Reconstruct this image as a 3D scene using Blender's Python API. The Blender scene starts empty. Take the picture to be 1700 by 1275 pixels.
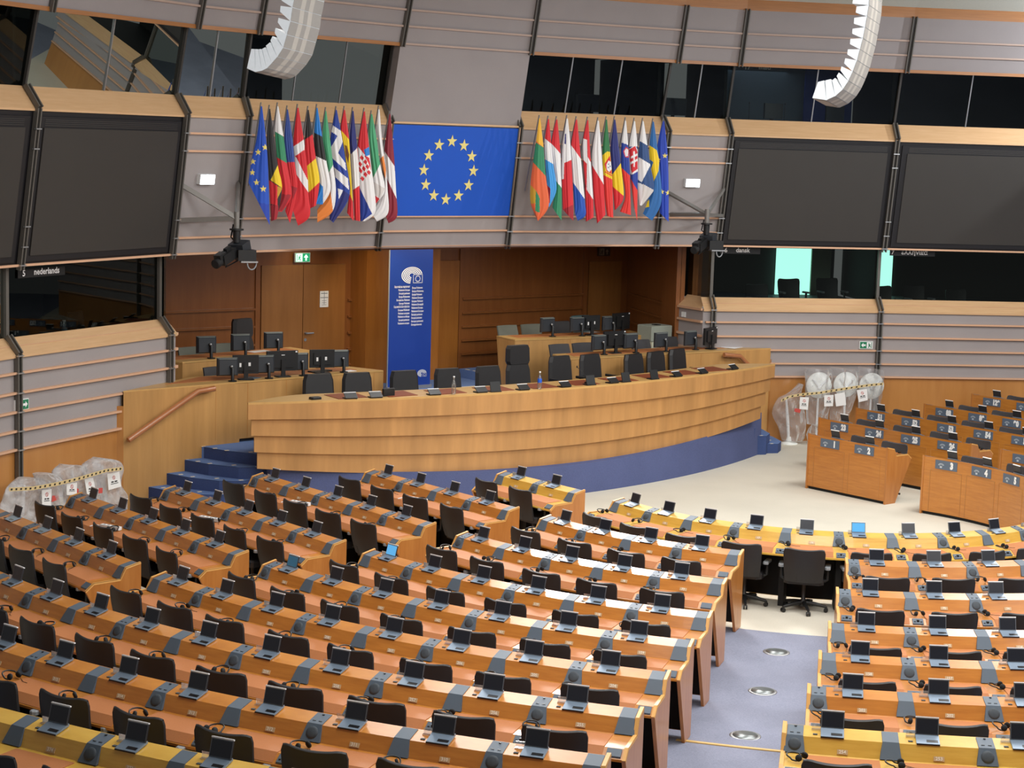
import bpy, bmesh, math, random
from mathutils import Vector, Matrix
random.seed(7)
SC = bpy.context.scene
COL = SC.collection
R = math.radians
# ------------------------------------------------------------------ camera model (also used to read positions off the photograph)
CC = Vector((-19.29844786, -17.8208209, 5.81517873))
FW = Vector((0.61528952, 0.77704614, -0.13273318)); RT = Vector((0.78614084, -0.61729975, 0.03039058)); UP = Vector((0.05832127, 0.12304598, 0.99068578))
FPX = 3020.0284
def ray(x, y): return FW + RT * ((x - 850) / FPX) - UP * ((y - 637.5) / FPX)
def at(x, y, z=0.0):
    d = ray(x, y); return CC + d * ((z - CC.z) / d.z)
def atY(x, y, Y):
    d = ray(x, y); return CC + d * ((Y - CC.y) / d.y)
def atX(x, y, X):
    d = ray(x, y); return CC + d * ((X - CC.x) / d.x)
def atP(x, y, p, n):
    d = ray(x, y); p = Vector(p); n = Vector(n); return CC + d * (((p - CC).dot(n)) / d.dot(n))
def atD(x, y, dist): return CC + ray(x, y) * dist
def pix(p):
    d = Vector(p) - CC; z = d.dot(FW); return 850 + FPX * d.dot(RT) / z, 637.5 - FPX * d.dot(UP) / z
# seating frame -> world (the rings of desks are turned 2.5 degrees against the podium)
_a = R(2.5)
def WS(x, y, z=0.0):
    x += .7; return Vector((math.cos(_a) * x - math.sin(_a) * y, math.sin(_a) * x + math.cos(_a) * y, z))
def WD(x, y): return Vector((math.cos(_a) * x - math.sin(_a) * y, math.sin(_a) * x + math.cos(_a) * y, 0))
Z3 = Vector((0, 0, 1))
# ------------------------------------------------------------------ mesh builder
class G:
    def __init__(s): s.v = []; s.f = []; s.m = []; s.sm = []
    def face(s, pts, m=0, sm=False):
        i = len(s.v); s.v += [tuple(p) for p in pts]; s.f.append(tuple(range(i, i + len(pts)))); s.m.append(m); s.sm.append(sm)
    def obox(s, c, a, b, d, m=0):                     # centre and three half axes
        c = Vector(c); a = Vector(a); b = Vector(b); d = Vector(d)
        P = [c + a * i + b * j + d * k for k in (-1, 1) for j in (-1, 1) for i in (-1, 1)]
        flip = a.cross(b).dot(d) < 0
        i0 = len(s.v); s.v += [tuple(p) for p in P]
        for q in ((0, 2, 3, 1), (4, 5, 7, 6), (0, 1, 5, 4), (2, 6, 7, 3), (0, 4, 6, 2), (1, 3, 7, 5)):
            q = q[::-1] if flip else q
            s.f.append(tuple(i0 + x for x in q)); s.m.append(m); s.sm.append(False)
    def box(s, x0, x1, y0, y1, z0, z1, m=0):
        s.obox(((x0 + x1) / 2, (y0 + y1) / 2, (z0 + z1) / 2), (abs(x1 - x0) / 2, 0, 0), (0, abs(y1 - y0) / 2, 0), (0, 0, abs(z1 - z0) / 2), m)
    def rbox(s, x0, x1, y0, y1, z0, z1, r, m=0):      # box with chamfered upright edges and a chamfered top
        P = [(x0 + r, y0), (x1 - r, y0), (x1, y0 + r), (x1, y1 - r), (x1 - r, y1), (x0 + r, y1), (x0, y1 - r), (x0, y0 + r)]
        cx, cy = (x0 + x1) / 2, (y0 + y1) / 2
        k = .35 * r
        def sh(p, d): return (p[0] - math.copysign(min(d, abs(p[0] - cx)), p[0] - cx), p[1] - math.copysign(min(d, abs(p[1] - cy)), p[1] - cy))
        rings = [[(*p, z0) for p in P], [(*p, z1 - k) for p in P], [(*sh(p, k), z1) for p in P]]
        s.loft(rings, m)
    def loft(s, rings, m=0, closed=True, caps=True, sm=False):
        i0 = len(s.v); n = len(rings[0])
        for r in rings: s.v += [tuple(p) for p in r]
        for a in range(len(rings) - 1):
            for j in range(n if closed else n - 1):
                k = (j + 1) % n
                s.f.append((i0 + a * n + j, i0 + a * n + k, i0 + (a + 1) * n + k, i0 + (a + 1) * n + j)); s.m.append(m); s.sm.append(sm)
        if caps and closed:
            s.face(list(reversed([tuple(p) for p in rings[0]])), m); s.face(rings[-1], m)
    def grid(s, rows, m=0, sm=True, mf=None):
        i0 = len(s.v); n = len(rows[0])
        for r in rows: s.v += [tuple(p) for p in r]
        for a in range(len(rows) - 1):
            for j in range(n - 1):
                s.f.append((i0 + a * n + j, i0 + a * n + j + 1, i0 + (a + 1) * n + j + 1, i0 + (a + 1) * n + j)); s.m.append(mf(a, j) if mf else m); s.sm.append(sm)
    def tube(s, pts, r, n=8, m=0, caps=True):
        pts = [Vector(p) for p in pts]; rings = []; prev = None
        for i, p in enumerate(pts):
            t = (pts[min(i + 1, len(pts) - 1)] - pts[max(i - 1, 0)]).normalized()
            if prev is None:
                u = t.cross(Z3);
                if u.length < 1e-3: u = t.cross(Vector((1, 0, 0)))
            else: u = prev - t * prev.dot(t)
            u.normalize(); prev = u; w = t.cross(u)
            rr = r[i] if isinstance(r, (list, tuple)) else r
            rings.append([p + (u * math.cos(2 * math.pi * j / n) + w * math.sin(2 * math.pi * j / n)) * rr for j in range(n)])
        i0 = len(s.v)
        s.loft(rings, m, True, False, True)
        if caps: s.face(list(reversed(rings[0])), m); s.face(rings[-1], m)
    def lathe(s, prof, c=(0, 0, 0), n=16, m=0, ax=None):   # prof: (radius, height)
        c = Vector(c); ax = Vector(ax).normalized() if ax is not None else Z3
        u = ax.cross(Vector((0, 1, 0)));
        if u.length < 1e-3: u = ax.cross(Vector((1, 0, 0)))
        u.normalize(); w = ax.cross(u)
        rings = [[c + ax * h + (u * math.cos(2 * math.pi * j / n) + w * math.sin(2 * math.pi * j / n)) * max(r, 1e-4) for j in range(n)] for r, h in prof]
        s.loft(rings, m, True, True, True)
    def ball(s, c, rx, ry, rz, m=0, n=10, k=6):
        s_ = [[(c[0] + rx * math.sin(math.pi * a / k) * math.cos(2 * math.pi * j / n), c[1] + ry * math.sin(math.pi * a / k) * math.sin(2 * math.pi * j / n), c[2] - rz * math.cos(math.pi * a / k)) for j in range(n)] for a in range(k + 1)]
        s_[0] = [(c[0] + (p[0] - c[0]) * 1e-3, c[1] + 1e-3 * (p[1] - c[1]), p[2]) for p in s_[0]]
        s.loft(s_, m, True, False, True)
    def prism(s, poly, off, m=0):                     # poly: coplanar points, extruded by off
        off = Vector(off); a = [Vector(p) for p in poly]; b = [p + off for p in a]
        s.loft([a, b], m)
    def star(s, c, u, w, nrm, r, m=0):
        c = Vector(c); P = []
        for i in range(10):
            a = math.pi / 2 + i * math.pi / 5; q = r if i % 2 == 0 else r * .4
            P.append(c + u * (q * math.cos(a)) + w * (q * math.sin(a)))
        s.prism(P, nrm, m)
BASE = {}
def wbase(o):
    b = Vector((0, 0, 0))
    while o is not None: b += BASE.get(o.name, Vector((0, 0, 0))); o = o.parent
    return b
def obj(name, g, mats, parent=None, world=True):
    me = bpy.data.meshes.new(name)
    b = wbase(parent) if (world and parent is not None) else Vector((0, 0, 0))
    me.from_pydata([(v[0] - b.x, v[1] - b.y, v[2] - b.z) for v in g.v], [], g.f)
    mats = mats if isinstance(mats, (list, tuple)) else [mats]
    for m in mats: me.materials.append(m)
    me.polygons.foreach_set('material_index', g.m); me.polygons.foreach_set('use_smooth', g.sm)
    bm = bmesh.new(); bm.from_mesh(me); bmesh.ops.recalc_face_normals(bm, faces=bm.faces); bm.to_mesh(me); bm.free()
    me.update()
    o = bpy.data.objects.new(name, me); COL.objects.link(o)
    if parent is not None: o.parent = parent
    return o
def tag(o, label=None, cat=None, group=None, kind=None):
    if label: o['label'] = label
    if cat: o['category'] = cat
    if group: o['group'] = group
    if kind: o['kind'] = kind
    return o
def thing(name, label, cat, loc=(0, 0, 0), group=None, rz=0):
    o = bpy.data.objects.new(name, None); COL.objects.link(o); o.empty_display_size = .1
    o.location = loc; o.rotation_euler = (0, 0, rz); BASE[o.name] = Vector(loc)
    return tag(o, label, cat, group)
def struct(name, g, mats): return tag(obj(name, g, mats), kind='structure')
def dup(src, loc, rz, label, group=None):
    r = src.copy(); COL.objects.link(r); r.location = loc; r.rotation_euler = (0, 0, rz); r['label'] = label
    if group: r['group'] = group
    for ch in src.children:
        c = ch.copy(); COL.objects.link(c); c.parent = r
        for d in ch.children:
            e = d.copy(); COL.objects.link(e); e.parent = c
    return r
def text(name, s, size, mat, pos, right, up, parent=None, align='CENTER', bold=0.0, xs=1.0):
    cu = bpy.data.curves.new(name, 'FONT'); cu.body = s; cu.size = size; cu.align_x = align; cu.align_y = 'CENTER'; cu.resolution_u = 2
    cu.offset = bold; cu.materials.append(mat)
    tmp = bpy.data.objects.new(name + '_curve', cu); me = bpy.data.meshes.new_from_object(tmp); bpy.data.objects.remove(tmp); bpy.data.curves.remove(cu)
    o = bpy.data.objects.new(name, me); COL.objects.link(o)
    right = Vector(right).normalized(); up = Vector(up).normalized(); n = right.cross(up).normalized(); up = n.cross(right)
    M = Matrix((right * xs, up, n)).transposed().to_4x4()
    b = wbase(parent) if parent is not None else Vector((0, 0, 0))
    M.translation = Vector(pos) + n * .004 - b
    if parent is not None: o.parent = parent
    o.matrix_local = M if parent is not None else M
    return o
# ------------------------------------------------------------------ materials
def lin(h):
    if isinstance(h, str): h = [int(h[i:i + 2], 16) for i in (0, 2, 4)]
    return tuple(((c / 255 / 12.92) if c <= 10 else (((c / 255) + .055) / 1.055) ** 2.4) for c in h) + (1,)
def newmat(name):
    m = bpy.data.materials.new(name); m.use_nodes = True; nt = m.node_tree; return m, nt, nt.nodes['Principled BSDF']
def plain(name, col, rough=.6, metal=0., spec=.5, var=.06, scale=30, emit=None, es=0, coat=0, alpha=1, trans=0):
    m, nt, b = newmat(name); c = lin(col)
    b.inputs['Roughness'].default_value = rough; b.inputs['Metallic'].default_value = metal; b.inputs['Specular IOR Level'].default_value = spec
    b.inputs['Coat Weight'].default_value = coat; b.inputs['Coat Roughness'].default_value = .12
    b.inputs['Alpha'].default_value = alpha; b.inputs['Transmission Weight'].default_value = trans
    if var:
        tc = nt.nodes.new('ShaderNodeTexCoord'); no = nt.nodes.new('ShaderNodeTexNoise'); no.inputs['Scale'].default_value = scale; no.inputs['Detail'].default_value = 3
        mx = nt.nodes.new('ShaderNodeMix'); mx.data_type = 'RGBA'; nt.links.new(tc.outputs['Object'], no.inputs['Vector']); nt.links.new(no.outputs['Fac'], mx.inputs['Factor'])
        mx.inputs['A'].default_value = tuple(x * (1 - var) for x in c[:3]) + (1,); mx.inputs['B'].default_value = tuple(min(1, x * (1 + var)) for x in c[:3]) + (1,)
        nt.links.new(mx.outputs['Result'], b.inputs['Base Color'])
    else: b.inputs['Base Color'].default_value = c
    if emit is not None: b.inputs['Emission Color'].default_value = lin(emit); b.inputs['Emission Strength'].default_value = es
    return m
def wood(name, c1, c2, sc=(4, 4, 40), rough=.35, coat=0., bands=None, dist=0.):
    """grain: stretched noise; bands: planks/veneer leaves of slightly different tone along object X"""
    m, nt, b = newmat(name); L = nt.links.new
    tc = nt.nodes.new('ShaderNodeTexCoord'); mp = nt.nodes.new('ShaderNodeMapping'); mp.inputs['Scale'].default_value = sc; L(tc.outputs['Object'], mp.inputs['Vector'])
    no = nt.nodes.new('ShaderNodeTexNoise'); no.inputs['Scale'].default_value = 1; no.inputs['Detail'].default_value = 5; no.inputs['Roughness'].default_value = .6; no.inputs['Distortion'].default_value = dist
    L(mp.outputs['Vector'], no.inputs['Vector'])
    rp = nt.nodes.new('ShaderNodeValToRGB'); rp.color_ramp.elements[0].position = .3; rp.color_ramp.elements[1].position = .72
    rp.color_ramp.elements[0].color = lin(c1); rp.color_ramp.elements[1].color = lin(c2); L(no.outputs['Fac'], rp.inputs['Fac'])
    out = rp.outputs['Color']
    if bands:
        mp2 = nt.nodes.new('ShaderNodeMapping'); mp2.inputs['Scale'].default_value = bands; L(tc.outputs['Object'], mp2.inputs['Vector'])
        vo = nt.nodes.new('ShaderNodeTexNoise'); vo.inputs['Scale'].default_value = 1; vo.inputs['Detail'].default_value = 2; L(mp2.outputs['Vector'], vo.inputs['Vector'])
        hs = nt.nodes.new('ShaderNodeHueSaturation'); ma = nt.nodes.new('ShaderNodeMapRange'); ma.inputs['From Min'].default_value = .3; ma.inputs['From Max'].default_value = .7; ma.inputs['To Min'].default_value = .84; ma.inputs['To Max'].default_value = 1.1
        L(vo.outputs['Fac'], ma.inputs['Value']); L(ma.outputs['Result'], hs.inputs['Value']); L(out, hs.inputs['Color']); out = hs.outputs['Color']
    L(out, b.inputs['Base Color']); b.inputs['Roughness'].default_value = rough; b.inputs['Coat Weight'].default_value = coat; b.inputs['Coat Roughness'].default_value = .16
    return m
def cloth(name, c, scale=220, bump=.15, var=.12, rough=.95):
    m, nt, b = newmat(name); L = nt.links.new; tc = nt.nodes.new('ShaderNodeTexCoord')
    no = nt.nodes.new('ShaderNodeTexNoise'); no.inputs['Scale'].default_value = scale; no.inputs['Detail'].default_value = 2; L(tc.outputs['Object'], no.inputs['Vector'])
    n2 = nt.nodes.new('ShaderNodeTexNoise'); n2.inputs['Scale'].default_value = 1.3; n2.inputs['Detail'].default_value = 4; L(tc.outputs['Object'], n2.inputs['Vector'])
    ad = nt.nodes.new('ShaderNodeMath'); ad.operation = 'ADD'; L(no.outputs['Fac'], ad.inputs[0]); L(n2.outputs['Fac'], ad.inputs[1])
    rp = nt.nodes.new('ShaderNodeValToRGB'); cc = lin(c); rp.color_ramp.elements[0].position = .35; rp.color_ramp.elements[1].position = .65
    hf = nt.nodes.new('ShaderNodeMath'); hf.operation = 'MULTIPLY'; hf.inputs[1].default_value = .5; L(ad.outputs[0], hf.inputs[0]); L(hf.outputs[0], rp.inputs['Fac'])
    rp.color_ramp.elements[0].color = tuple(x * (1 - var) for x in cc[:3]) + (1,); rp.color_ramp.elements[1].color = tuple(min(1, x * (1 + var)) for x in cc[:3]) + (1,)
    L(rp.outputs['Color'], b.inputs['Base Color']); b.inputs['Roughness'].default_value = rough; b.inputs['Specular IOR Level'].default_value = .2
    bp = nt.nodes.new('ShaderNodeBump'); bp.inputs['Strength'].default_value = bump; bp.inputs['Distance'].default_value = .004; L(no.outputs['Fac'], bp.inputs['Height']); L(bp.outputs['Normal'], b.inputs['Normal'])
    return m
def thin(name, tint, refl, gcol=(1, 1, 1, 1), grough=.0, ior=1.5, haze=0, hazecol=(1, 1, 1, 1)):
    """thin pane: what lies behind is seen through it, tinted, with a mirror reflection on top; haze adds a milky scatter"""
    m = bpy.data.materials.new(name); m.use_nodes = True; nt = m.node_tree; nt.nodes.clear(); L = nt.links.new
    out = nt.nodes.new('ShaderNodeOutputMaterial'); tr = nt.nodes.new('ShaderNodeBsdfTransparent'); tr.inputs['Color'].default_value = (*tint, 1)
    gl = nt.nodes.new('ShaderNodeBsdfGlossy'); gl.inputs['Roughness'].default_value = grough; gl.inputs['Color'].default_value = gcol
    mx = nt.nodes.new('ShaderNodeMixShader'); fr = nt.nodes.new('ShaderNodeFresnel'); fr.inputs['IOR'].default_value = ior
    mu = nt.nodes.new('ShaderNodeMath'); mu.operation = 'MULTIPLY_ADD'; mu.inputs[1].default_value = 1.0; mu.inputs[2].default_value = refl; mu.use_clamp = True
    L(fr.outputs[0], mu.inputs[0]); L(mu.outputs[0], mx.inputs['Fac']); L(tr.outputs[0], mx.inputs[1]); L(gl.outputs[0], mx.inputs[2])
    last = mx.outputs[0]
    if haze:
        df = nt.nodes.new('ShaderNodeBsdfDiffuse'); df.inputs['Color'].default_value = hazecol
        tl = nt.nodes.new('ShaderNodeBsdfTranslucent'); tl.inputs['Color'].default_value = hazecol
        m0 = nt.nodes.new('ShaderNodeMixShader'); m0.inputs['Fac'].default_value = .4; L(df.outputs[0], m0.inputs[1]); L(tl.outputs[0], m0.inputs[2])
        tc = nt.nodes.new('ShaderNodeTexCoord'); no = nt.nodes.new('ShaderNodeTexNoise'); no.inputs['Scale'].default_value = 5; no.inputs['Detail'].default_value = 3; no.inputs['Distortion'].default_value = 1.2
        L(tc.outputs['Object'], no.inputs['Vector']); mr = nt.nodes.new('ShaderNodeMapRange'); mr.inputs['From Min'].default_value = .35; mr.inputs['From Max'].default_value = .7; mr.inputs['To Min'].default_value = haze * .55; mr.inputs['To Max'].default_value = min(1, haze * 1.5)
        L(no.outputs['Fac'], mr.inputs['Value']); m2 = nt.nodes.new('ShaderNodeMixShader'); L(mr.outputs['Result'], m2.inputs['Fac']); L(last, m2.inputs[1]); L(m0.outputs[0], m2.inputs[2]); last = m2.outputs[0]
    L(last, out.inputs['Surface']); return m
M = {}
M['desk'] = wood('cherry_veneer', 'b4702c', 'c98538', (3, 3, 30), .32, .5)
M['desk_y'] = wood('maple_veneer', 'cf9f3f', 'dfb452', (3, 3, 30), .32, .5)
M['deskend'] = wood('desk_end_veneer', 'ad6c30', 'c08040', (14, 14, 1.5), .35, .35)
M['edge'] = plain('pale_edge_banding', 'd9a45c', .4)
M['pad'] = cloth('tan_leather_pad', 'b5754a', 90, .1, .05, .55)
M['podium'] = wood('podium_oak', 'b58550', 'c4925a', (9, 9, 1.2), .45, .1, bands=(2.6, 2.6, .02))
M['podtop'] = wood('podium_top_oak', 'c49a5c', 'd2a868', (2, 14, 3), .4, .15)
M['oak'] = wood('pale_oak_panel', 'b98a50', 'c6965a', (12, 12, 1.0), .45, .1, bands=(2.2, 2.2, .02))
M['panelwood'] = wood('alcove_cherry_panel', '855028', '945c30', (9, 9, .9), .28, .35)
M['doorwood'] = wood('door_cherry_veneer', '93602f', 'a06a36', (9, 9, .9), .32, .3)
M['pier'] = wood('pier_cherry_panel', '9a5f26', 'a96c2e', (9, 9, .9), .3, .3)
M['dado'] = wood('dado_cherry_panel', 'b47a40', 'c0874a', (5, 5, .8), .35, .25, bands=(.35, .35, .01))
M['sill'] = wood('window_sill_maple', 'cfa67a', 'd9b388', (2, 2, 30), .45, .1)
M['ribu'] = plain('upper_rib', 'b39c90', .6, var=.05)
M['rib'] = plain('wall_rib_wood', 'd6aa8a', .5, var=.05)
M['fascia'] = wood('fascia_wood', '9c6430', 'ac723a', (2, 2, 30), .4, .2)
M['rail'] = wood('handrail_wood', 'a86a42', 'b8784c', (2, 20, 20), .3, .4)
M['wallcloth'] = cloth('grey_wall_fabric', 'a09a9a', 160, .2, .05)
M['wallup'] = cloth('upper_wall_fabric', '9b9596', 160, .2, .05)
M['ceil'] = plain('ceiling_white', 'b9bdb6', .8)
M['carpet'] = cloth('blue_grey_carpet', '838799', 60, .5, .16)
M['beige'] = cloth('beige_carpet', 'cdc8ba', 60, .4, .05)
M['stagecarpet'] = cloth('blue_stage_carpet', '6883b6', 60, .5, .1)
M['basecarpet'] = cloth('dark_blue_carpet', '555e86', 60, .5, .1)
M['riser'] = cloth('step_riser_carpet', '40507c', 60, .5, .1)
M['mark'] = plain('pale_nosing_mark', 'e6d9bd', .7)
M['line'] = plain('yellow_floor_strip', 'c9a868', .6)
M['disc'] = plain('brushed_floor_plate', '8f9596', .35, .8)
M['steel'] = plain('gunmetal_mullion', '6c6964', .45, .35)
M['steeld'] = plain('mullion_recess', '3a3836', .5)
M['steel2'] = plain('light_metal', 'b4b6b8', .35, .8)
M['grey'] = plain('grey_desk_panel', '56626f', .5, var=.03)
M['dgrey'] = plain('speaker_grille', '3f464d', .7, scale=300, var=.2)
M['black'] = plain('black_plastic', '17181a', .45)
M['blackr'] = plain('black_rubber', '101113', .8)
M['chair'] = plain('black_leather', '232224', .5, var=.15, scale=12)
M['chairfab'] = cloth('dark_grey_chair_fabric', '4b4a4c', 200, .3, .1)
M['chairgrn'] = cloth('grey_green_chair_fabric', '71736a', 200, .3, .1)
M['arm'] = plain('grey_armrest', '8e9296', .5)
M['lapbase'] = plain('laptop_grey', '7c8c9e', .35, .3)
M['lapkey'] = plain('laptop_touch_strip', '0c0e14', .3)
M['laplid'] = plain('laptop_bezel', '70757c', .4, .3)
M['laptop'] = plain('laptop_top_edge', 'eef0f2', .4)  # white stands in for the bright reflection along the top edges
M['disp'] = plain('dark_display', '22242c', .22, var=0)
M['dispb'] = plain('lit_blue_display', '2a5f86', .3, var=.3, scale=20, emit='5fb0e6', es=.9)
M['dispc'] = plain('lit_dim_display', '203848', .3, var=.3, scale=20, emit='3d7f9f', es=.35)
M['pad2'] = cloth('red_brown_leather_pad', '84452c', 90, .1, .05, .5)
M['plate'] = plain('pale_number_plate', 'c9ab83', .4)
M['platetx'] = plain('plate_digits', 'efe6d6', .5, var=0)
M['acryl'] = thin('clear_acrylic', (.93, .93, .93), .1, haze=.10)
M['plaque'] = plain('slate_plaque', '5d6b7d', .45, var=.03)
M['white'] = plain('white_print', 'f2f3f4', .5, var=0)
M['paper'] = plain('white_paper', 'ecebea', .8, var=.03)
M['wplastic'] = plain('white_plastic', 'e9ebec', .4)
M['offwhite'] = plain('off_white_disc', 'f0f3ef', .5)
M['bag'] = thin('clear_plastic_bag', (.93, .93, .95), .03, grough=.25, ior=1.25, haze=.48, hazecol=(.86, .88, .9, 1))
M['bagclear'] = thin('clear_thin_plastic_bag', (.95, .95, .96), .03, grough=.25, ior=1.25, haze=.2, hazecol=(.88, .9, .92, 1))
M['bracket'] = plain('bracket_grey', '85827e', .45, .3)
M['lidback'] = plain('laptop_lid_dark', '2a2c31', .4)
M['emb'] = plain('plaque_emblem', 'bcc6d0', .5, var=0)
M['tape'] = plain('printed_tape', 'd8c08c', .5)
M['ink'] = plain('black_ink', '24201e', .7, var=0)
M['red'] = plain('red_sticker', 'c84b44', .6)
M['green'] = plain('exit_green', '1e7d56', .5, var=0)
M['greenlit'] = plain('exit_green_lit', '1b7a50', .5, emit='1f9a66', es=.9, var=0)
M['signlit'] = plain('exit_white_lit', 'd8fff0', .5, emit='d8ffee', es=1.3, var=0)
M['signdark'] = plain('unlit_sign', '4a3a30', .5, var=0)
M['signdim'] = plain('unlit_symbol', '93836f', .5, var=0)
M['lamp'] = plain('emergency_lamp', 'ffffff', .4, emit='e2f6ff', es=9, var=0)
M['screen'] = plain('dark_led_screen', '373431', .5, var=.05, scale=2)
M['screenframe'] = plain('screen_surround', '17161a', .5)
M['eublue'] = plain('flag_blue_panel', '0a54c6', .6, var=.04, scale=3)
M['eustar'] = plain('star_yellow', 'f0e08c', .6, var=0)
M['banner'] = plain('banner_blue', '133a92', .45, var=.05, scale=2)
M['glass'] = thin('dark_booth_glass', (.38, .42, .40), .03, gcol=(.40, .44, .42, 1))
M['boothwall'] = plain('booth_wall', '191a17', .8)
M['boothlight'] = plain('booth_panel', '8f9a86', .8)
M['boothblue'] = plain('booth_blue_panel', '2742a8', .7)
M['boothgrey'] = plain('booth_grey_blue_wall', '5f6f80', .7)
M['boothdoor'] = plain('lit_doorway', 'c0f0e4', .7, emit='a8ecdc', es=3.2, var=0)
M['desktopdark'] = plain('booth_counter', '2a2b2c', .6)
M['bottle'] = thin('bottle_glass', (.92, .95, .95), .12, ior=1.45, haze=.06)
M['pole'] = plain('flag_pole', '8d8f92', .4, .6)
M['speakw'] = plain('line_array_side', 'c6cbd0', .5)
M['speakg'] = plain('line_array_back', '8b8782', .6, var=.06)
M['speakl'] = plain('line_array_rail', 'a6a098', .6)
M['teal'] = plain('teal_chair', '5f8086', .7)
M['printer'] = plain('printer_grey', '9aa094', .6)
M['printerw'] = plain('printer_cream', 'd8d8c0', .6)
M['clothflag'] = None
m, nt, b = newmat('flag_cloth'); an = nt.nodes.new('ShaderNodeAttribute'); an.attribute_name = 'Pattern'; nt.links.new(an.outputs['Color'], b.inputs['Base Color']); b.inputs['Roughness'].default_value = .6; b.inputs['Sheen Weight'].default_value = .2; M['clothflag'] = m
# ================================================================== THE SETTING
def V(x, y, z=0.): return Vector((x, y, z))
OFFK = (3.77, -2.27)
PT = [(1.432, 8.377), (4.563, 7.784), (5.863, 7.414), (8.939, 5.898)]; PB = [(1.445, 8.68), (4.62, 8.08), (5.94, 7.735), (9.08, 6.2)]
PU = [(1.413, 8.104), (4.519, 7.551), (5.80, 7.19), (8.83, 5.667)]; PW = [(1.44, 8.56), (4.547, 7.969), (5.93, 7.61), (9.038, 6.077)]
PP = [(1.38, 7.86), (4.46, 7.31), (5.71, 6.96), (8.72, 5.44)]
for q in (PT, PB, PU, PW, PP): q.append((q[3][0] + OFFK[0], q[3][1] + OFFK[1])); q.append((q[4][0] + 3.2, q[4][1] - 2.9))
ZT, ZB, ZU, ZW, ZP = 6.045, 3.865, 7.375, 6.35, 8.38
def pt(L, i, sg, z): return V(sg * L[i][0], L[i][1], z)
def inward(a, b):
    d = V(b.x - a.x, b.y - a.y); n = V(-d.y, d.x).normalized()
    return n if n.dot(V(0, -6) - a) > 0 else -n
def wallpanel(g, A0, B0, A1, B1, ribs=(), thick=.08, mi=0, rm=1, proud=.055, rh=.016):
    n = inward(A0, B0)
    g.loft([[A0, B0, B0 - n * thick, A0 - n * thick], [A1, B1, B1 - n * thick, A1 - n * thick]], mi)
    for v in ribs:
        p = A0.lerp(A1, v); q = B0.lerp(B1, v); u = (q - p).normalized(); c = (p + q) / 2 + n * (proud / 2)
        g.obox(c, u * ((q - p).length / 2 - .05), n * (proud / 2 + .005), Z3 * rh, rm)
def bar(g, p, q, w, d, n, m=0, off=0.):
    p = Vector(p); q = Vector(q); t = (q - p).normalized(); s = t.cross(n).normalized(); nn = s.cross(t).normalized()
    if nn.dot(n) < 0: nn = -nn
    g.obox((p + q) / 2 + nn * off, s * (w / 2), nn * (d / 2), (q - p) / 2, m)
WN = {-1: 'left', 1: 'right'}
wi = 0
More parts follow.
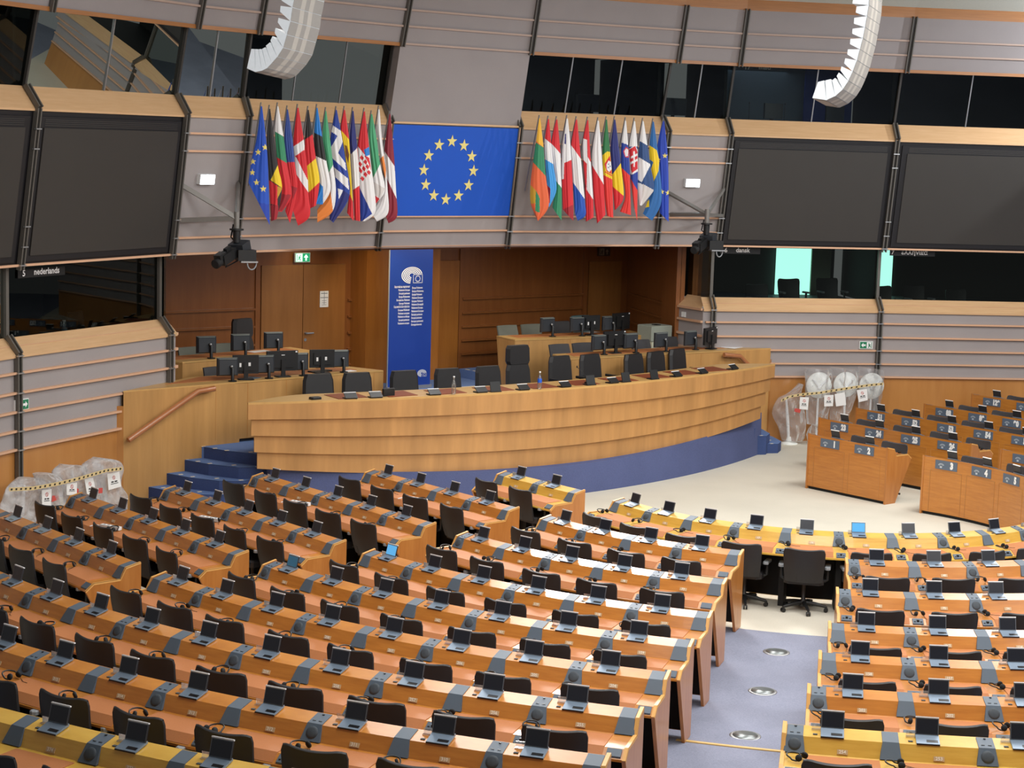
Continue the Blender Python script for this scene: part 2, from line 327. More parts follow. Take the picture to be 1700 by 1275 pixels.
for sg in (-1, 1):
    S = WN[sg]
    for i in range(0, 5):                                     # segments k4-k3, k3-k2, k2-k1, k1-k0, k0-...
        j = i + 1
        # ---- flag / screen band
        g = G()
        if i < 2: wallpanel(g, pt(PB, i, sg, ZB), pt(PB, j, sg, ZB), pt(PT, i, sg, ZT), pt(PT, j, sg, ZT), (.012, .13, .26, .75, .875))
        else: wallpanel(g, pt(PB, i, sg, ZB), pt(PB, j, sg, ZB), pt(PT, i, sg, ZT), pt(PT, j, sg, ZT), (.012,))
        struct('wall_' + S, g, [M['wallcloth'] if i < 2 else M['screenframe'], M['rib']])
        # ---- sill under the upper window
        g = G(); A, B, Cc, D = pt(PT, i, sg, ZT), pt(PT, j, sg, ZT), pt(PW, j, sg, ZW), pt(PW, i, sg, ZW); n = inward(A, B)
        g.face([A + n * .03, B + n * .03, Cc, D]); g.face([A + n * .03, B + n * .03, B + n * .03 - Z3 * .03, A + n * .03 - Z3 * .03]); g.face([A + n * .03 - Z3 * .03, B + n * .03 - Z3 * .03, B - n * .1 - Z3 * .03, A - n * .1 - Z3 * .03])
        mid = [A.lerp(D, .5), B.lerp(Cc, .5)]; up = (D - A).cross(B - A).normalized(); up = up if up.dot(n) > 0 else -up
        g.obox((mid[0] + mid[1]) / 2 + up * .003, (mid[1] - mid[0]) / 2, (D - A).normalized() * .006, up * .003, 1)
        struct('trim_1', g, [M['sill'], M['rib']])
        # ---- upper band and fascia
        g = G(); wallpanel(g, pt(PU, i, sg, ZU), pt(PU, j, sg, ZU), pt(PP, i, sg, ZP), pt(PP, j, sg, ZP), (.30, .57), .1, 0, 1, .04, .016)
        a, b2, c2, d2 = pt(PU, i, sg, ZU), pt(PU, j, sg, ZU), pt(PW, j, sg, ZU + .06), pt(PW, i, sg, ZU + .06)
        g.face([a, b2, c2, d2], 2); n = inward(a, b2); g.obox((a + b2) / 2 + n * .01, (b2 - a) / 2, n * .02, Z3 * .03, 2)
        struct('wall_' + S, g, [M['wallup'], M['ribu'], M['fascia']])
        g = G(); wallpanel(g, pt(PP, i, sg, ZP), pt(PP, j, sg, ZP), pt(PP, i, sg, ZP + .2), pt(PP, j, sg, ZP + .2), (), .1)
        struct('trim_2', g, [M['fascia']])
        # ---- upper window
        wroot = tag(thing('window_%d' % (1 if wi == 0 else wi + 1), None, None, (pt(PW, i, sg, ZW) + pt(PW, j, sg, ZW)) / 2), kind='structure')
        g = G(); gt = lambda q: pt(PW, q, sg, ZU + .05).lerp(pt(PU, q, sg, ZU + .05), .5)
        g.face([pt(PW, i, sg, ZW), pt(PW, j, sg, ZW), gt(j), gt(i)]); obj('glass', g, M['glass'], wroot)
        g = G(); nb = 3 if i in (0, 3) else 2
        for k in range(1, nb):
            p = pt(PW, i, sg, ZW).lerp(pt(PW, j, sg, ZW), k / nb); bar(g, p, gt(i).lerp(gt(j), k / nb), .022, .02, inward(pt(PW, i, sg, 0), pt(PW, j, sg, 0)), 0, .01)
        obj('glazing_bar', g, M['steel2'], wroot)
        wi += 1
    # ---- mullions (twin steel bars on a darker strip)
    for i in range(0, 5):
        nn = inward(pt(PT, max(i - 1, 0), sg, 0), pt(PT, i + 1 if i < 5 else 5, sg, 0))
        g = G()
        for o in (-.036, .036):
            tt = nn.cross(Z3) * o
            bar(g, pt(PB, i, sg, ZB - .03) + tt, pt(PT, i, sg, ZT + .02) + tt, .024, .07, nn, 0, .05)
            bar(g, pt(PT, i, sg, ZT) + nn * .05 + tt, pt(PW, i, sg, ZW) + nn * .04 + tt, .024, .07, nn, 0, .03)
            bar(g, pt(PU, i, sg, ZU - .03) + tt, pt(PP, i, sg, ZP + .03) + tt, .02, .06, nn, 0, .04)
        bar(g, pt(PB, i, sg, ZB), pt(PT, i, sg, ZT), .06, .03, nn, 1, .02); bar(g, pt(PU, i, sg, ZU), pt(PP, i, sg, ZP), .06, .03, nn, 1, .02)
        bar(g, pt(PT, i, sg, ZT) + nn * .02, pt(PW, i, sg, ZW), .06, .03, nn, 1, .03)
        for v in (.012, .13, .26, .75, .875):
            p = pt(PB, i, sg, ZB).lerp(pt(PT, i, sg, ZT), v) + nn * .085; g.obox(p, nn.cross(Z3) * .06, nn * .018, Z3 * .009, 2)
        bar(g, pt(PW, i, sg, ZW), pt(PW, i, sg, ZU).lerp(pt(PU, i, sg, ZU), .5), .04, .05, nn, 3, .02)
        struct('trim_3', g, [M['steel'], M['steeld'], M['steel2'], M['steeld']])
# ---- centre: flag panel wall, upper plain wall, upper band
g = G(); wallpanel(g, pt(PB, 0, -1, ZB), pt(PB, 0, 1, ZB), pt(PT, 0, -1, ZT), pt(PT, 0, 1, ZT), (.012, .14)); struct('wall_center', g, [M['wallcloth'], M['rib']])
g = G(); wallpanel(g, pt(PT, 0, -1, ZT), pt(PT, 0, 1, ZT), pt(PU, 0, -1, ZU), pt(PU, 0, 1, ZU), (.012,), .5, rm=2); struct('wall_center', g, [M['wallup'], M['rib'], M['sill']])
g = G(); wallpanel(g, pt(PU, 0, -1, ZU), pt(PU, 0, 1, ZU), pt(PP, 0, -1, ZP), pt(PP, 0, 1, ZP), (.012, .30, .57), .1, 0, 1, .04, .016); struct('wall_center', g, [M['wallup'], M['ribu']])
g = G(); wallpanel(g, pt(PP, 0, -1, ZP), pt(PP, 0, 1, ZP), pt(PP, 0, -1, ZP + .2), pt(PP, 0, 1, ZP + .2), (), .1); struct('trim_2', g, [M['fascia']])
# ---- blue star panel on the centre wall
p0, p1 = pt(PB, 0, 1, ZB), pt(PT, 0, 1, ZT); upv = V(0, p1.y - p0.y, p1.z - p0.z).normalized(); nv = V(1, 0, 0).cross(upv); nv = nv if nv.y < 0 else -nv
ct = V(0, PB[0][1], ZB) + upv * ((ZT - ZB) / upv.z * .63) + nv * .03
eu = thing('star_panel', 'large blue wall panel with ring of twelve yellow stars', 'wall panel', ct - upv * .8)
g = G(); g.obox(ct, V(1, 0, 0) * 1.40, upv * .80, nv * .022); obj('blue_panel', g, M['eublue'], eu)
g = G()
for s_ in (-1, 1): g.obox(ct + V(s_ * 1.41, 0, 0), V(.012, 0, 0), upv * .81, nv * .03)
g.obox(ct - upv * .81, V(1.42, 0, 0), upv * .012, nv * .03); obj('panel_frame', g, M['rib'], eu)
pl_n = nv; sc_ = atP(745, 283, ct + nv * .025, nv)
for k in range(12):
    a = math.pi / 2 - k * math.pi / 6; g = G(); g.star(sc_ + V(1, 0, 0) * (.545 * math.cos(a)) + upv * (.52 * math.sin(a)), V(1, 0, 0), upv, nv * .006, .115); obj('star', g, M['eustar'], eu)
# ---- lower walls left and right with their windows, dado, sill
LK2, LK1 = (5.948, 7.763), (9.105, 6.217); LK0 = (9.105 + OFFK[0], 6.217 + OFFK[1]); LKX = (5.77, 7.85); LK9 = (LK0[0] + 3.2, LK0[1] - 2.9)
RZ = (2.387, 2.107, 1.838, 1.569)
for sg in (-1, 1):
    S = WN[sg]; pts_ = [V(sg * x, y) for x, y in (LKX, LK1, LK0, LK9)]
    for i in range(3):
        A, B = pts_[i], pts_[i + 1]; n = inward(A, B); g = G()
        wallpanel(g, A, B, A + Z3 * 1.3, B + Z3 * 1.3, (), .1, 2)
        wallpanel(g, A + Z3 * 1.3, B + Z3 * 1.3, A + Z3 * 2.63, B + Z3 * 2.63, [0.004] + [(z - 1.3) / 1.33 for z in RZ], .1)
        struct('wall_' + S, g, [M['wallcloth'], M['rib'], M['dado']])
        g = G(); o = -n * .19; a, b2, c2, d2 = A + Z3 * 2.64 + n * .04, B + Z3 * 2.64 + n * .04, B + o + Z3 * 2.86, A + o + Z3 * 2.86
        g.face([a, b2, c2, d2]); g.face([a, b2, b2 - Z3 * .04, a - Z3 * .04]); g.face([a - Z3 * .04, b2 - Z3 * .04, b2 - n * .1 - Z3 * .04, a - n * .1 - Z3 * .04])
        upn = (d2 - a).cross(b2 - a).normalized(); upn = upn if upn.z > 0 else -upn
        g.obox((a + b2 + c2 + d2) / 4 + upn * .003, (b2 - a) / 2, (d2 - a).normalized() * .005, upn * .003, 1)
        struct('trim_4', g, [M['sill'], M['rib']])
        if i < 2:
            wroot = tag(thing('window_%d' % (20 + i + 3 * (sg > 0)), None, None, (A + B) / 2 + Z3 * 2.86), kind='structure')
            g = G(); g.face([A + o + Z3 * 2.86, B + o + Z3 * 2.86, B + o + Z3 * 3.93, A + o + Z3 * 3.93]); obj('glass', g, M['glass'], wroot)
    # mullions of the lower wall
    for k, (x, y) in enumerate((LK2, LK1, LK0)):
        p = V(sg * x, y); n = inward(V(sg * LK2[0], LK2[1]), V(sg * LK1[0], LK1[1])); g = G(); t = n.cross(Z3)
        for o in (-.036, .036):
            bar(g, p + t * o + Z3 * (.0 if k else 1.2), p + t * o + Z3 * 2.66, .024, .07, n, 0, .05)
            bar(g, p + t * o + Z3 * 2.64 + n * .05, p + t * o + Z3 * 2.88 - n * .15, .024, .07, n, 0, .03)
        bar(g, p, p + Z3 * 2.65, .06, .03, n, 1, .02)
        bar(g, p - n * .17 + Z3 * 2.86, p - n * .17 + Z3 * 3.9, .06, .06, n, 0, 0)
        for z in RZ + (1.3, 2.63): g.obox(p + n * .085 + Z3 * z, t * .06, n * .018, Z3 * .009, 2)
        struct('trim_3', g, [M['steel'], M['steeld'], M['steel2']])
    # return beside the alcove
    A, B = V(sg * 5.77, 7.85), V(sg * 5.86, 8.63); n = V(-sg, .1).normalized(); g = G()
    def rp(A, B, z0, z1, m): g.loft([[A + Z3 * z0, B + Z3 * z0, B - n * .1 + Z3 * z0, A - n * .1 + Z3 * z0], [A + Z3 * z1, B + Z3 * z1, B - n * .1 + Z3 * z1, A - n * .1 + Z3 * z1]], m)
    rp(A, B, .5, 2.63, 0)
    for z in RZ + (2.63,): g.obox((A + B) / 2 + n * .025 + Z3 * z, (B - A) / 2, n * .03, Z3 * .022, 1)
    struct('wall_' + S, g, [M['wallcloth'], M['rib']])
    g = G(); g.face([A + Z3 * 2.64 + n * .04, B + Z3 * 2.64 + n * .04, B - n * .19 + Z3 * 2.86, A - n * .19 + V(0, .15, 2.86)]); struct('trim_4', g, [M['sill']])
    wroot = tag(thing('window_%d' % (26 + (sg > 0)), None, None, B + Z3 * 2.86), kind='structure')
    g = G(); g.face([A - n * .19 + V(0, .05, 2.86), B - n * .19 + Z3 * 2.86, B - n * .19 + Z3 * 3.93, A - n * .19 + V(0, .05, 3.93)]); obj('glass', g, M['glass'], wroot)
    # alcove side wall in cherry panels
    A, B = V(sg * 5.86, 8.63), V(sg * 7.2, 11.75); n = V(-sg * .92, .39).normalized(); g = G()
    rp(A, B, .5, 3.95, 0); g.obox(A.lerp(B, .12) + n * .03 + Z3 * 2.2, (B - A) * .12, n * .05, Z3 * 1.75, 0)
    for z in (2.6, 2.3, 2.0, 1.7): g.obox(A.lerp(B, .56) + n * .03 + Z3 * z, (B - A) * .34, n * .03, Z3 * .02, 0)
    struct('wall_' + S, g, [M['panelwood']])
# ---- alcove back wall, its ribs, pier, doors, ceiling
g = G(); g.box(-7.3, 7.3, 11.7, 11.82, .5, 3.98, 0)
def ribs(x0, x1, zs, y=11.7):
    for z in zs: g.box(x0, x1, y - .06, y, z - .02, z + .02, 0)
ribs(-6.9, -2.12, (2.55, 2.22, 1.88, 1.55)); ribs(-.05, .30, (2.66, 2.34, 2.02, 1.70, 1.40)); ribs(2.70, 5.9, (2.6, 2.31, 2.03, 1.75, 1.47))
g.box(2.62, 2.70, 11.66, 11.7, 1.07, 3.95, 0); g.box(5.9, 6.0, 11.64, 11.7, 1.07, 3.95, 0); g.box(-2.1, -2.0, 11.67, 11.7, 1.07, 3.95)
struct('wall_back', g, [M['panelwood']])
g = G(); g.box(.02, 1.75, 11.15, 11.7, .9, 3.98, 0); struct('wall_back', g, [M['pier']])
g = G(); g.face([V(-7.4, 8.2, 3.9), V(7.4, 8.2, 3.9), V(7.4, 11.9, 3.9), V(-7.4, 11.9, 3.9)]); g.box(-7.4, 7.4, 8.78, 8.9, 3.83, 3.9); struct('ceiling', g, [M['panelwood']])
d = tag(thing('door_1', None, None, (-1.05, 11.7, 1.07)), kind='structure')
g = G(); g.box(-1.985, -1.085, 11.655, 11.695, 1.08, 3.36); obj('door_leaf', g, M['doorwood'], d)
g = G(); g.box(-1.072, -.13, 11.655, 11.695, 1.08, 3.36); obj('door_leaf', g, M['doorwood'], d)
g = G(); g.tube([(-1.02, 11.655, 2.06), (-1.02, 11.59, 2.06)], .02, 8); g.tube([(-1.02, 11.59, 2.06), (-.87, 11.59, 2.06)], .016, 8); g.lathe([(.03, 0), (.03, .012)], (-1.02, 11.655, 1.93), 12, 0, (0, -1, 0)); obj('door_handle', g, M['steel2'], d)
d = tag(thing('door_2', None, None, (2.2, 11.7, 1.07)), kind='structure'); g = G(); g.box(1.77, 2.60, 11.65, 11.695, 1.08, 3.38); obj('door_leaf', g, M['pier'], d)
d = tag(thing('door_3', None, None, (6.5, 11.7, 1.07)), kind='structure'); g = G(); g.box(6.06, 6.98, 11.66, 11.695, 1.08, 3.3); obj('door_leaf', g, M['doorwood'], d)
# ---- booths behind the glass: floor, back wall, ceiling, partitions
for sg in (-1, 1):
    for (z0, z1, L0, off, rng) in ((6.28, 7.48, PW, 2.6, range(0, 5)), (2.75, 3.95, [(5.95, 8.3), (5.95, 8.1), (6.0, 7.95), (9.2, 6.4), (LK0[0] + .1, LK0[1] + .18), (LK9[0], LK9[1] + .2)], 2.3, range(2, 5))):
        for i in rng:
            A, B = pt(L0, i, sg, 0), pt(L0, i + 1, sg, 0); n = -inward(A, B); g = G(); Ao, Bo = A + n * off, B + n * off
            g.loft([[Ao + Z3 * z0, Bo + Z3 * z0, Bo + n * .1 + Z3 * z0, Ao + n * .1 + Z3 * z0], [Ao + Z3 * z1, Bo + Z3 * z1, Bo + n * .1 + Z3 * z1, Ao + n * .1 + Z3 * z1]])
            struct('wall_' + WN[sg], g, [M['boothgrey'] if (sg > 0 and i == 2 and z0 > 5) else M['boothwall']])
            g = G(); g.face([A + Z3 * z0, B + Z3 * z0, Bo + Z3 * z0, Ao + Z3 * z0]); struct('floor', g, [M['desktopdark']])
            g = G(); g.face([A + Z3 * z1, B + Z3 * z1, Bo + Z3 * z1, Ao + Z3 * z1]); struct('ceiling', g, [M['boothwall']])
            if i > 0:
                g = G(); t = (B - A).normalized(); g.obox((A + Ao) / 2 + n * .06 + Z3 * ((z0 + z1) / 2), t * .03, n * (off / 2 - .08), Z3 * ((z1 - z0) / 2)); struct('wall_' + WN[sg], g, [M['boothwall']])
# ---- main floor: beige around the well, blue-grey carpet up the rake
HK = [(0, 0), (5.2, 0), (6.77, .015), (8.35, .03), (9.85, .125), (11.41, .255), (13.1, .44), (14.6, .557), (16.1, .68), (19, .92)]
def h_of(r):
    for (a, za), (b, zb) in zip(HK, HK[1:]):
        if r <= b: return za + (zb - za) * (r - a) / (b - a)
    return .92
def ground(x, y):                                             # seating-frame coordinates
    r = math.hypot(x, y) if y < 0 else abs(x); k = 1 if y < 4.7 else max(0, 1 - (y - 4.7) / .8)
    return h_of(r) * k
rs_ = [0, 1.5, 3, 4.2, 5.10] + [5.10 + .45 * k for k in range(1, 31)]
path = [(-1, y) for y in (9.6, 6, 5.5, 4.7, 3, 1.5, 0)] + [('a', p) for p in range(-87, 90, 3)] + [(1, y) for y in (0, 1.5, 3, 4.7, 5.5, 6, 9.6)]
rows = []
for kx, v in path:
    if kx == 'a': rows.append([(r * math.sin(R(v)), -r * math.cos(R(v))) for r in rs_])
    else: rows.append([(kx * r, v) for r in rs_])
g = G(); g.grid([[WS(x, y, ground(x, y)) for x, y in rw] for rw in rows], 0, True, lambda a, j: 1 if (rs_[j] > 5.05 and path[a][0] == 'a') else 0)
struct('floor', g, [M['beige'], M['carpet']])
# ---- stage: low platform behind the podium, the higher one behind it, stairs at both ends
def yp(x): return 4.9 + .0265 * x * x
g = G()
xs = [-4.5 + 9.0 * k / 24 for k in range(25)]
front = [V(x, 4.87 + .039 * x * x + .22, 0) for x in xs]
g.prism(front + [V(4.75, 6.35), V(5.3, 6.8), V(5.62, 7.3), V(5.6, 7.4), V(4.9, 10.0), V(-4.9, 10.0), V(-5.6, 7.4), V(-5.62, 7.3), V(-5.3, 6.8), V(-4.75, 6.35)], Z3 * .903, 0)
struct('floor', g, [M['stagecarpet']])
g = G(); g.prism([V(-5.6, 10.02), V(5.6, 10.02), V(7.2, 11.7), V(-7.2, 11.7)], Z3 * 1.07, 0); g.box(-4.9, 4.9, 9.99, 10.03, 1.035, 1.078, 1); struct('floor', g, [M['stagecarpet'], M['mark']])
# low stage returns under the rear desks
for sg in (-1, 1):
    g = G(); g.prism([V(sg * 2.3, 8.3), V(sg * 5.7, 8.3), V(sg * 6.4, 10.05), V(sg * 2.3, 10.05)][::sg], Z3 * 1.06); struct('floor', g, [M['stagecarpet']])
g = G(); g.prism([V(2.35, 10.15), V(5.8, 10.0), V(5.8, 11.6), V(2.35, 11.25)], Z3 * 1.24, 0)
for k in range(4): g.obox(V(2.42, 10.3 + .25 * k, 1.242), V(.02, 0, 0), V(0, .06, 0), Z3 * .003, 1)
struct('floor', g, [M['stagecarpet'], M['mark']])
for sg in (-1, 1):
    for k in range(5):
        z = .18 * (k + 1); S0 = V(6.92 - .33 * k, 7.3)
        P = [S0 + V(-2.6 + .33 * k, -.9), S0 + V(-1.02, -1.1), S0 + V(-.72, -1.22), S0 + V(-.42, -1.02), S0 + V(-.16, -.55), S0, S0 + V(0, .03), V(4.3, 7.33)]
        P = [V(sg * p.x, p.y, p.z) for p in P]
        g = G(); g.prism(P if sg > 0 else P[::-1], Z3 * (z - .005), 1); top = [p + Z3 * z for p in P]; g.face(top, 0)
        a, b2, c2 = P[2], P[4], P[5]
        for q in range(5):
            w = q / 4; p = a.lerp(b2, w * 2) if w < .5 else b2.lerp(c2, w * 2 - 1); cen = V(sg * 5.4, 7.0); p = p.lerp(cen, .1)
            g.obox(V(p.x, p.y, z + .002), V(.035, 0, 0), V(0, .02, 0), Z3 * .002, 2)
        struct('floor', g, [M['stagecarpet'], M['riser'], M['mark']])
# ---- hall ceiling
g = G(); g.face([V(-30, -30, 8.9), V(30, -30, 8.9), V(30, 14, 8.9), V(-30, 14, 8.9)]); struct('ceiling', g, [M['ceil']])
for sg in (-1, 1):
    for i in range(5):
        g = G(); A, B = pt(PP, i, sg, ZP + .2), pt(PP, i + 1, sg, ZP + .2); n = inward(A, B); g.face([A, B, B + n * .5 + Z3 * .32, A + n * .5 + Z3 * .32]); struct('ceiling', g, [M['ceil']])
# ================================================================== DESK ROWS, CHAIRS, LAPTOPS, HEADPHONES
RR = [3.577, 5.184, 6.773, 8.352, 9.854, 11.413, 13.103, 14.605, 16.097]
RZK = [0, .007, .019, .034, .131, .258, .440, .557, .682]
RP = [.674, .707, .715, .732, .738, .733, .719, .719, .700]
ORD = ['zeroth', 'first', 'second', 'third', 'fourth', 'fifth', 'sixth', 'seventh', 'eighth', 'ninth', 'tenth', 'eleventh', 'twelfth']
def arc_frame(Rk, psi0):
    def f(t):
        p = psi0 + t / Rk; o = (math.sin(p), -math.cos(p)); return (Rk * o[0], Rk * o[1]), o, (-o[1], o[0])
    return f
def line_frame(x, y0, o, tau):
    def f(t): return (x + tau[0] * t, y0 + tau[1] * t), o, tau
    return f
class Fr:                                                     # a point of the desk: t along, s towards the user, z up
    def __init__(s, f, z): s.f = f; s.z = z
    def P(s, t, q, z):
        p, o, _ = s.f(t); return WS(p[0] + o[0] * q, p[1] + o[1] * q, s.z + z)
    def o(s, t): return WD(*s.f(t)[1])
    def tau(s, t): return WD(*s.f(t)[2])
def sweep(g, F, prof, t0, t1, step, m=0):
    n = max(1, int(round((t1 - t0) / step))); g.loft([[F.P(t0 + (t1 - t0) * k / n, s, z) for s, z in prof] for k in range(n + 1)], m)
BODY = [(-.14, .05), (-.14, .95), (.02, .914), (.078, .797), (.045, .790), (-.01, .87), (-.11, .90), (-.11, .05)]
TOPP = [(.045, .798), (.40, .793), (.482, .732), (.482, .712), (.40, .766), (.045, .77)]
PADP = [(.125, .803), (.40, .799), (.474, .741), (.470, .735), (.398, .792), (.125, .794)]
ENDP = [(-.15, .0), (-.15, .962), (.028, .924), (.092, .806), (.405, .802), (.50, .728), (.12, .0)]
def make_desk(key, F, laps, p, label, wood_key, step, numbers=None, kind='B', ends=(True, True), endrule='right'):
    off = .08; n = len(laps)
    bounds = [laps[0] + off - p / 2] + [(a + b) / 2 + off for a, b in zip(laps, laps[1:])] + [laps[-1] + off + p / 2]
    tm = (bounds[0] + bounds[-1]) / 2; root = thing('desk_row', label, 'desk', F.P(tm, .1, 0))
    t0, t1 = bounds[0] - .07, bounds[-1] + .07
    g = G(); sweep(g, F, BODY, t0, t1, step); obj('desk_carcass', g, M[wood_key], root)
    g = G(); sweep(g, F, [(-.105, .06), (-.105, .88), (-.098, .88), (-.098, .06)], t0 + .01, t1 - .01, step); obj('inner_panel', g, M['blackr'], root)  # black sheet added to give the open knee space its shade
    g = G(); sweep(g, F, TOPP, t0, t1, step); obj('worktop', g, M[wood_key], root)
    for e, t, sgn in ((ends[0], t0, -1), (ends[1], t1, 1)):
        if not e: continue
        g = G(); tt = F.tau(t) * sgn * .032; P = [F.P(t, s, z) for s, z in ENDP]; g.prism(P, tt, 0)
        P2 = [F.P(t, s, z + .003) + tt * .98 for s, z in ENDP[1:6]]; P3 = [F.P(t, s, z - .014) + tt * 1.06 for s, z in ENDP[1:6]]
        for a in range(4): g.face([P2[a], P2[a + 1], P3[a + 1], P3[a]], 1); g.face([F.P(t, *ENDP[1 + a]) + Z3 * .004, F.P(t, *ENDP[2 + a]) + Z3 * .004, P2[a + 1] + Z3 * .004, P2[a] + Z3 * .004], 1)
        obj('end_panel', g, [M['deskend'], M['edge']], root)
    for i, b in enumerate(bounds):                            # grey panels: plain ones and loudspeaker ones take turns
        k = (n - i) % 2 if endrule == 'right' else ((i + 1) % 2 if endrule == 'speakerfirst' else i % 2)
        g = G(); PP_ = [(-.128, .953, .062), (.022, .92, .062), (.100, .805, .082), (.05, .80, .08), (-.14, .93, .06)]
        if b == bounds[0] and ends[0]: b = b - .002
        tv = F.tau(b); g.loft([[F.P(b, s, z) - tv * w for s, z, w in PP_], [F.P(b, s, z) + tv * w for s, z, w in PP_]])
        o = obj('speaker_panel' if k else 'blank_panel', g, M['grey'], root)
        if k:
            g = G(); ax = (F.o(b) * .118 + Z3 * .075).normalized(); g.lathe([(.050, 0), (.048, .005), (.03, .009), (.001, .011)], F.P(b, .062, .862), 14, 0, ax); obj('speaker_dome', g, M['dgrey'], o)
            g = G(); g.lathe([(.010, 0), (.010, .006)], F.P(b, -.105, .9475), 8, 0)
            for q in (-.026, .026): g.obox(F.P(b, -.015, .929) + tv * q, tv * .013, F.o(b) * .005, Z3 * .002)
            obj('microphone_socket', g, M['black'], o)
        g = G(); w = tv * .058; P = [(.415, .783), (.475, .741)]
        g.loft([[F.P(b, s, z + .012) - w for s, z in P] + [F.P(b, s, z - .002) - w for s, z in P[::-1]], [F.P(b, s, z + .012) + w for s, z in P] + [F.P(b, s, z - .002) + w for s, z in P[::-1]]])
        cb = obj('control_unit', g, M['grey'], root)
        if i < n:
            g = G(); c = F.P(b, .445, .779); g.obox(c, tv * .012, F.o(b) * .014, Z3 * .008)
            for q in (-.035, .035): g.obox(F.P(b, .455, .771) + tv * q, tv * .008, F.o(b) * .005, Z3 * .003)
            obj('plug', g, M['black'], cb)
    for i, tl in enumerate(laps):
        c = tl + off; g = G(); sweep(g, F, PADP, bounds[i] + .085, bounds[i + 1] - .085, step); obj('leather_pad', g, M['pad'], root)
        g = G(); tv = F.tau(c); ov = F.o(c); g.obox(F.P(bounds[i] + .15, -.02, .924), tv * .017, ov * .012, Z3 * .003); obj('card_slot', g, M['dgrey'], root)
        if kind in 'BCA':
            g = G(); cpos = F.P(bounds[i] + .16, -.085, .94); g.obox(cpos, tv * .038, ov * .016, Z3 * .004); g.obox(cpos + Z3 * .022 - ov * .01, tv * .038, ov * .002, Z3 * .024); obj('acrylic_card_holder', g, M['acryl'], root)
            g = G(); q = F.P(c, .073, .826); sl = (F.P(c, .022, .914) - F.P(c, .078, .797)).normalized(); nr = tv.cross(sl); nr = nr if nr.dot(ov) > 0 else -nr
            q = F.P(c, .065, .826); g.obox(q + nr * .003, tv * .04, sl * .018, nr * .003); pl = obj('number_plate', g, M['plate'], root)
            if numbers and numbers[i] is not None: text('seat_number', str(numbers[i]), .036, M['platetx'], q + nr * .005, tv, sl, pl, bold=.001)
        if kind == 'D':
            g = G(); tv = F.tau(c); ov = F.o(c); q = F.P(c, -.147, .845); g.obox(q, tv * .2, ov * .007, Z3 * .072); pl = obj('number_plaque', g, M['plaque'], root)
            r_ = -tv; nn = -ov
            if numbers and numbers[i] is not None: text('seat_number', str(numbers[i]), .138, M['white'], q + nn * .008 + r_ * .105, r_, Z3, pl, bold=.011, xs=.78)
            g = G()
            for ri, rr in enumerate((.058, .045, .032)):      # half-ring emblem with small square
                a0 = [math.pi * (.12 + .80 * k / 10) for k in range(11)]
                for k in range(10):
                    ps = [q + nn * .009 + r_ * (-.09 + rr * s_ * math.cos(a)) + Z3 * (-.02 + rr * .8 * s_ * math.sin(a)) for a, s_ in ((a0[k], 1), (a0[k + 1], 1), (a0[k + 1], .86), (a0[k], .86))]; g.face(ps)
            g.face([q + nn * .009 + r_ * (-.09 + x) + Z3 * (-.02 + y) for x, y in ((-.024, -.03), (.016, -.03), (.016, .0), (-.024, .0))])
            obj('emblem', g, M['emb'], pl)
    if kind == 'D':
        g = G()
        for i in range(n):
            a, b = bounds[i] + .05, bounds[i + 1] - .05
            for q in (a, b): g.obox(F.P(q, -.142, .40), F.tau(q) * .004, F.o(q) * .003, Z3 * .34)
            k = 6
            for j in range(k): ta = a + (b - a) * (j + .5) / k; g.obox(F.P(ta, -.142, .742), F.tau(ta) * ((b - a) / k / 2 + .002), F.o(ta) * .003, Z3 * .004)
        obj('panel_seam', g, M['dado'], root)
        g = G(); sweep(g, F, [(-.12, .0), (-.12, .06), (.05, .06), (.05, 0)], t0 + .02, t1 - .02, step); obj('plinth', g, M['blackr'], root)
    else:
        for b in bounds[1:-1] if n > 1 else []:
            g = G(); tv = F.tau(b); g.obox(F.P(b, .06, .375), tv * .035, F.o(b) * .15, Z3 * .375); obj('desk_leg', g, M['blackr'], root)
    return root, bounds
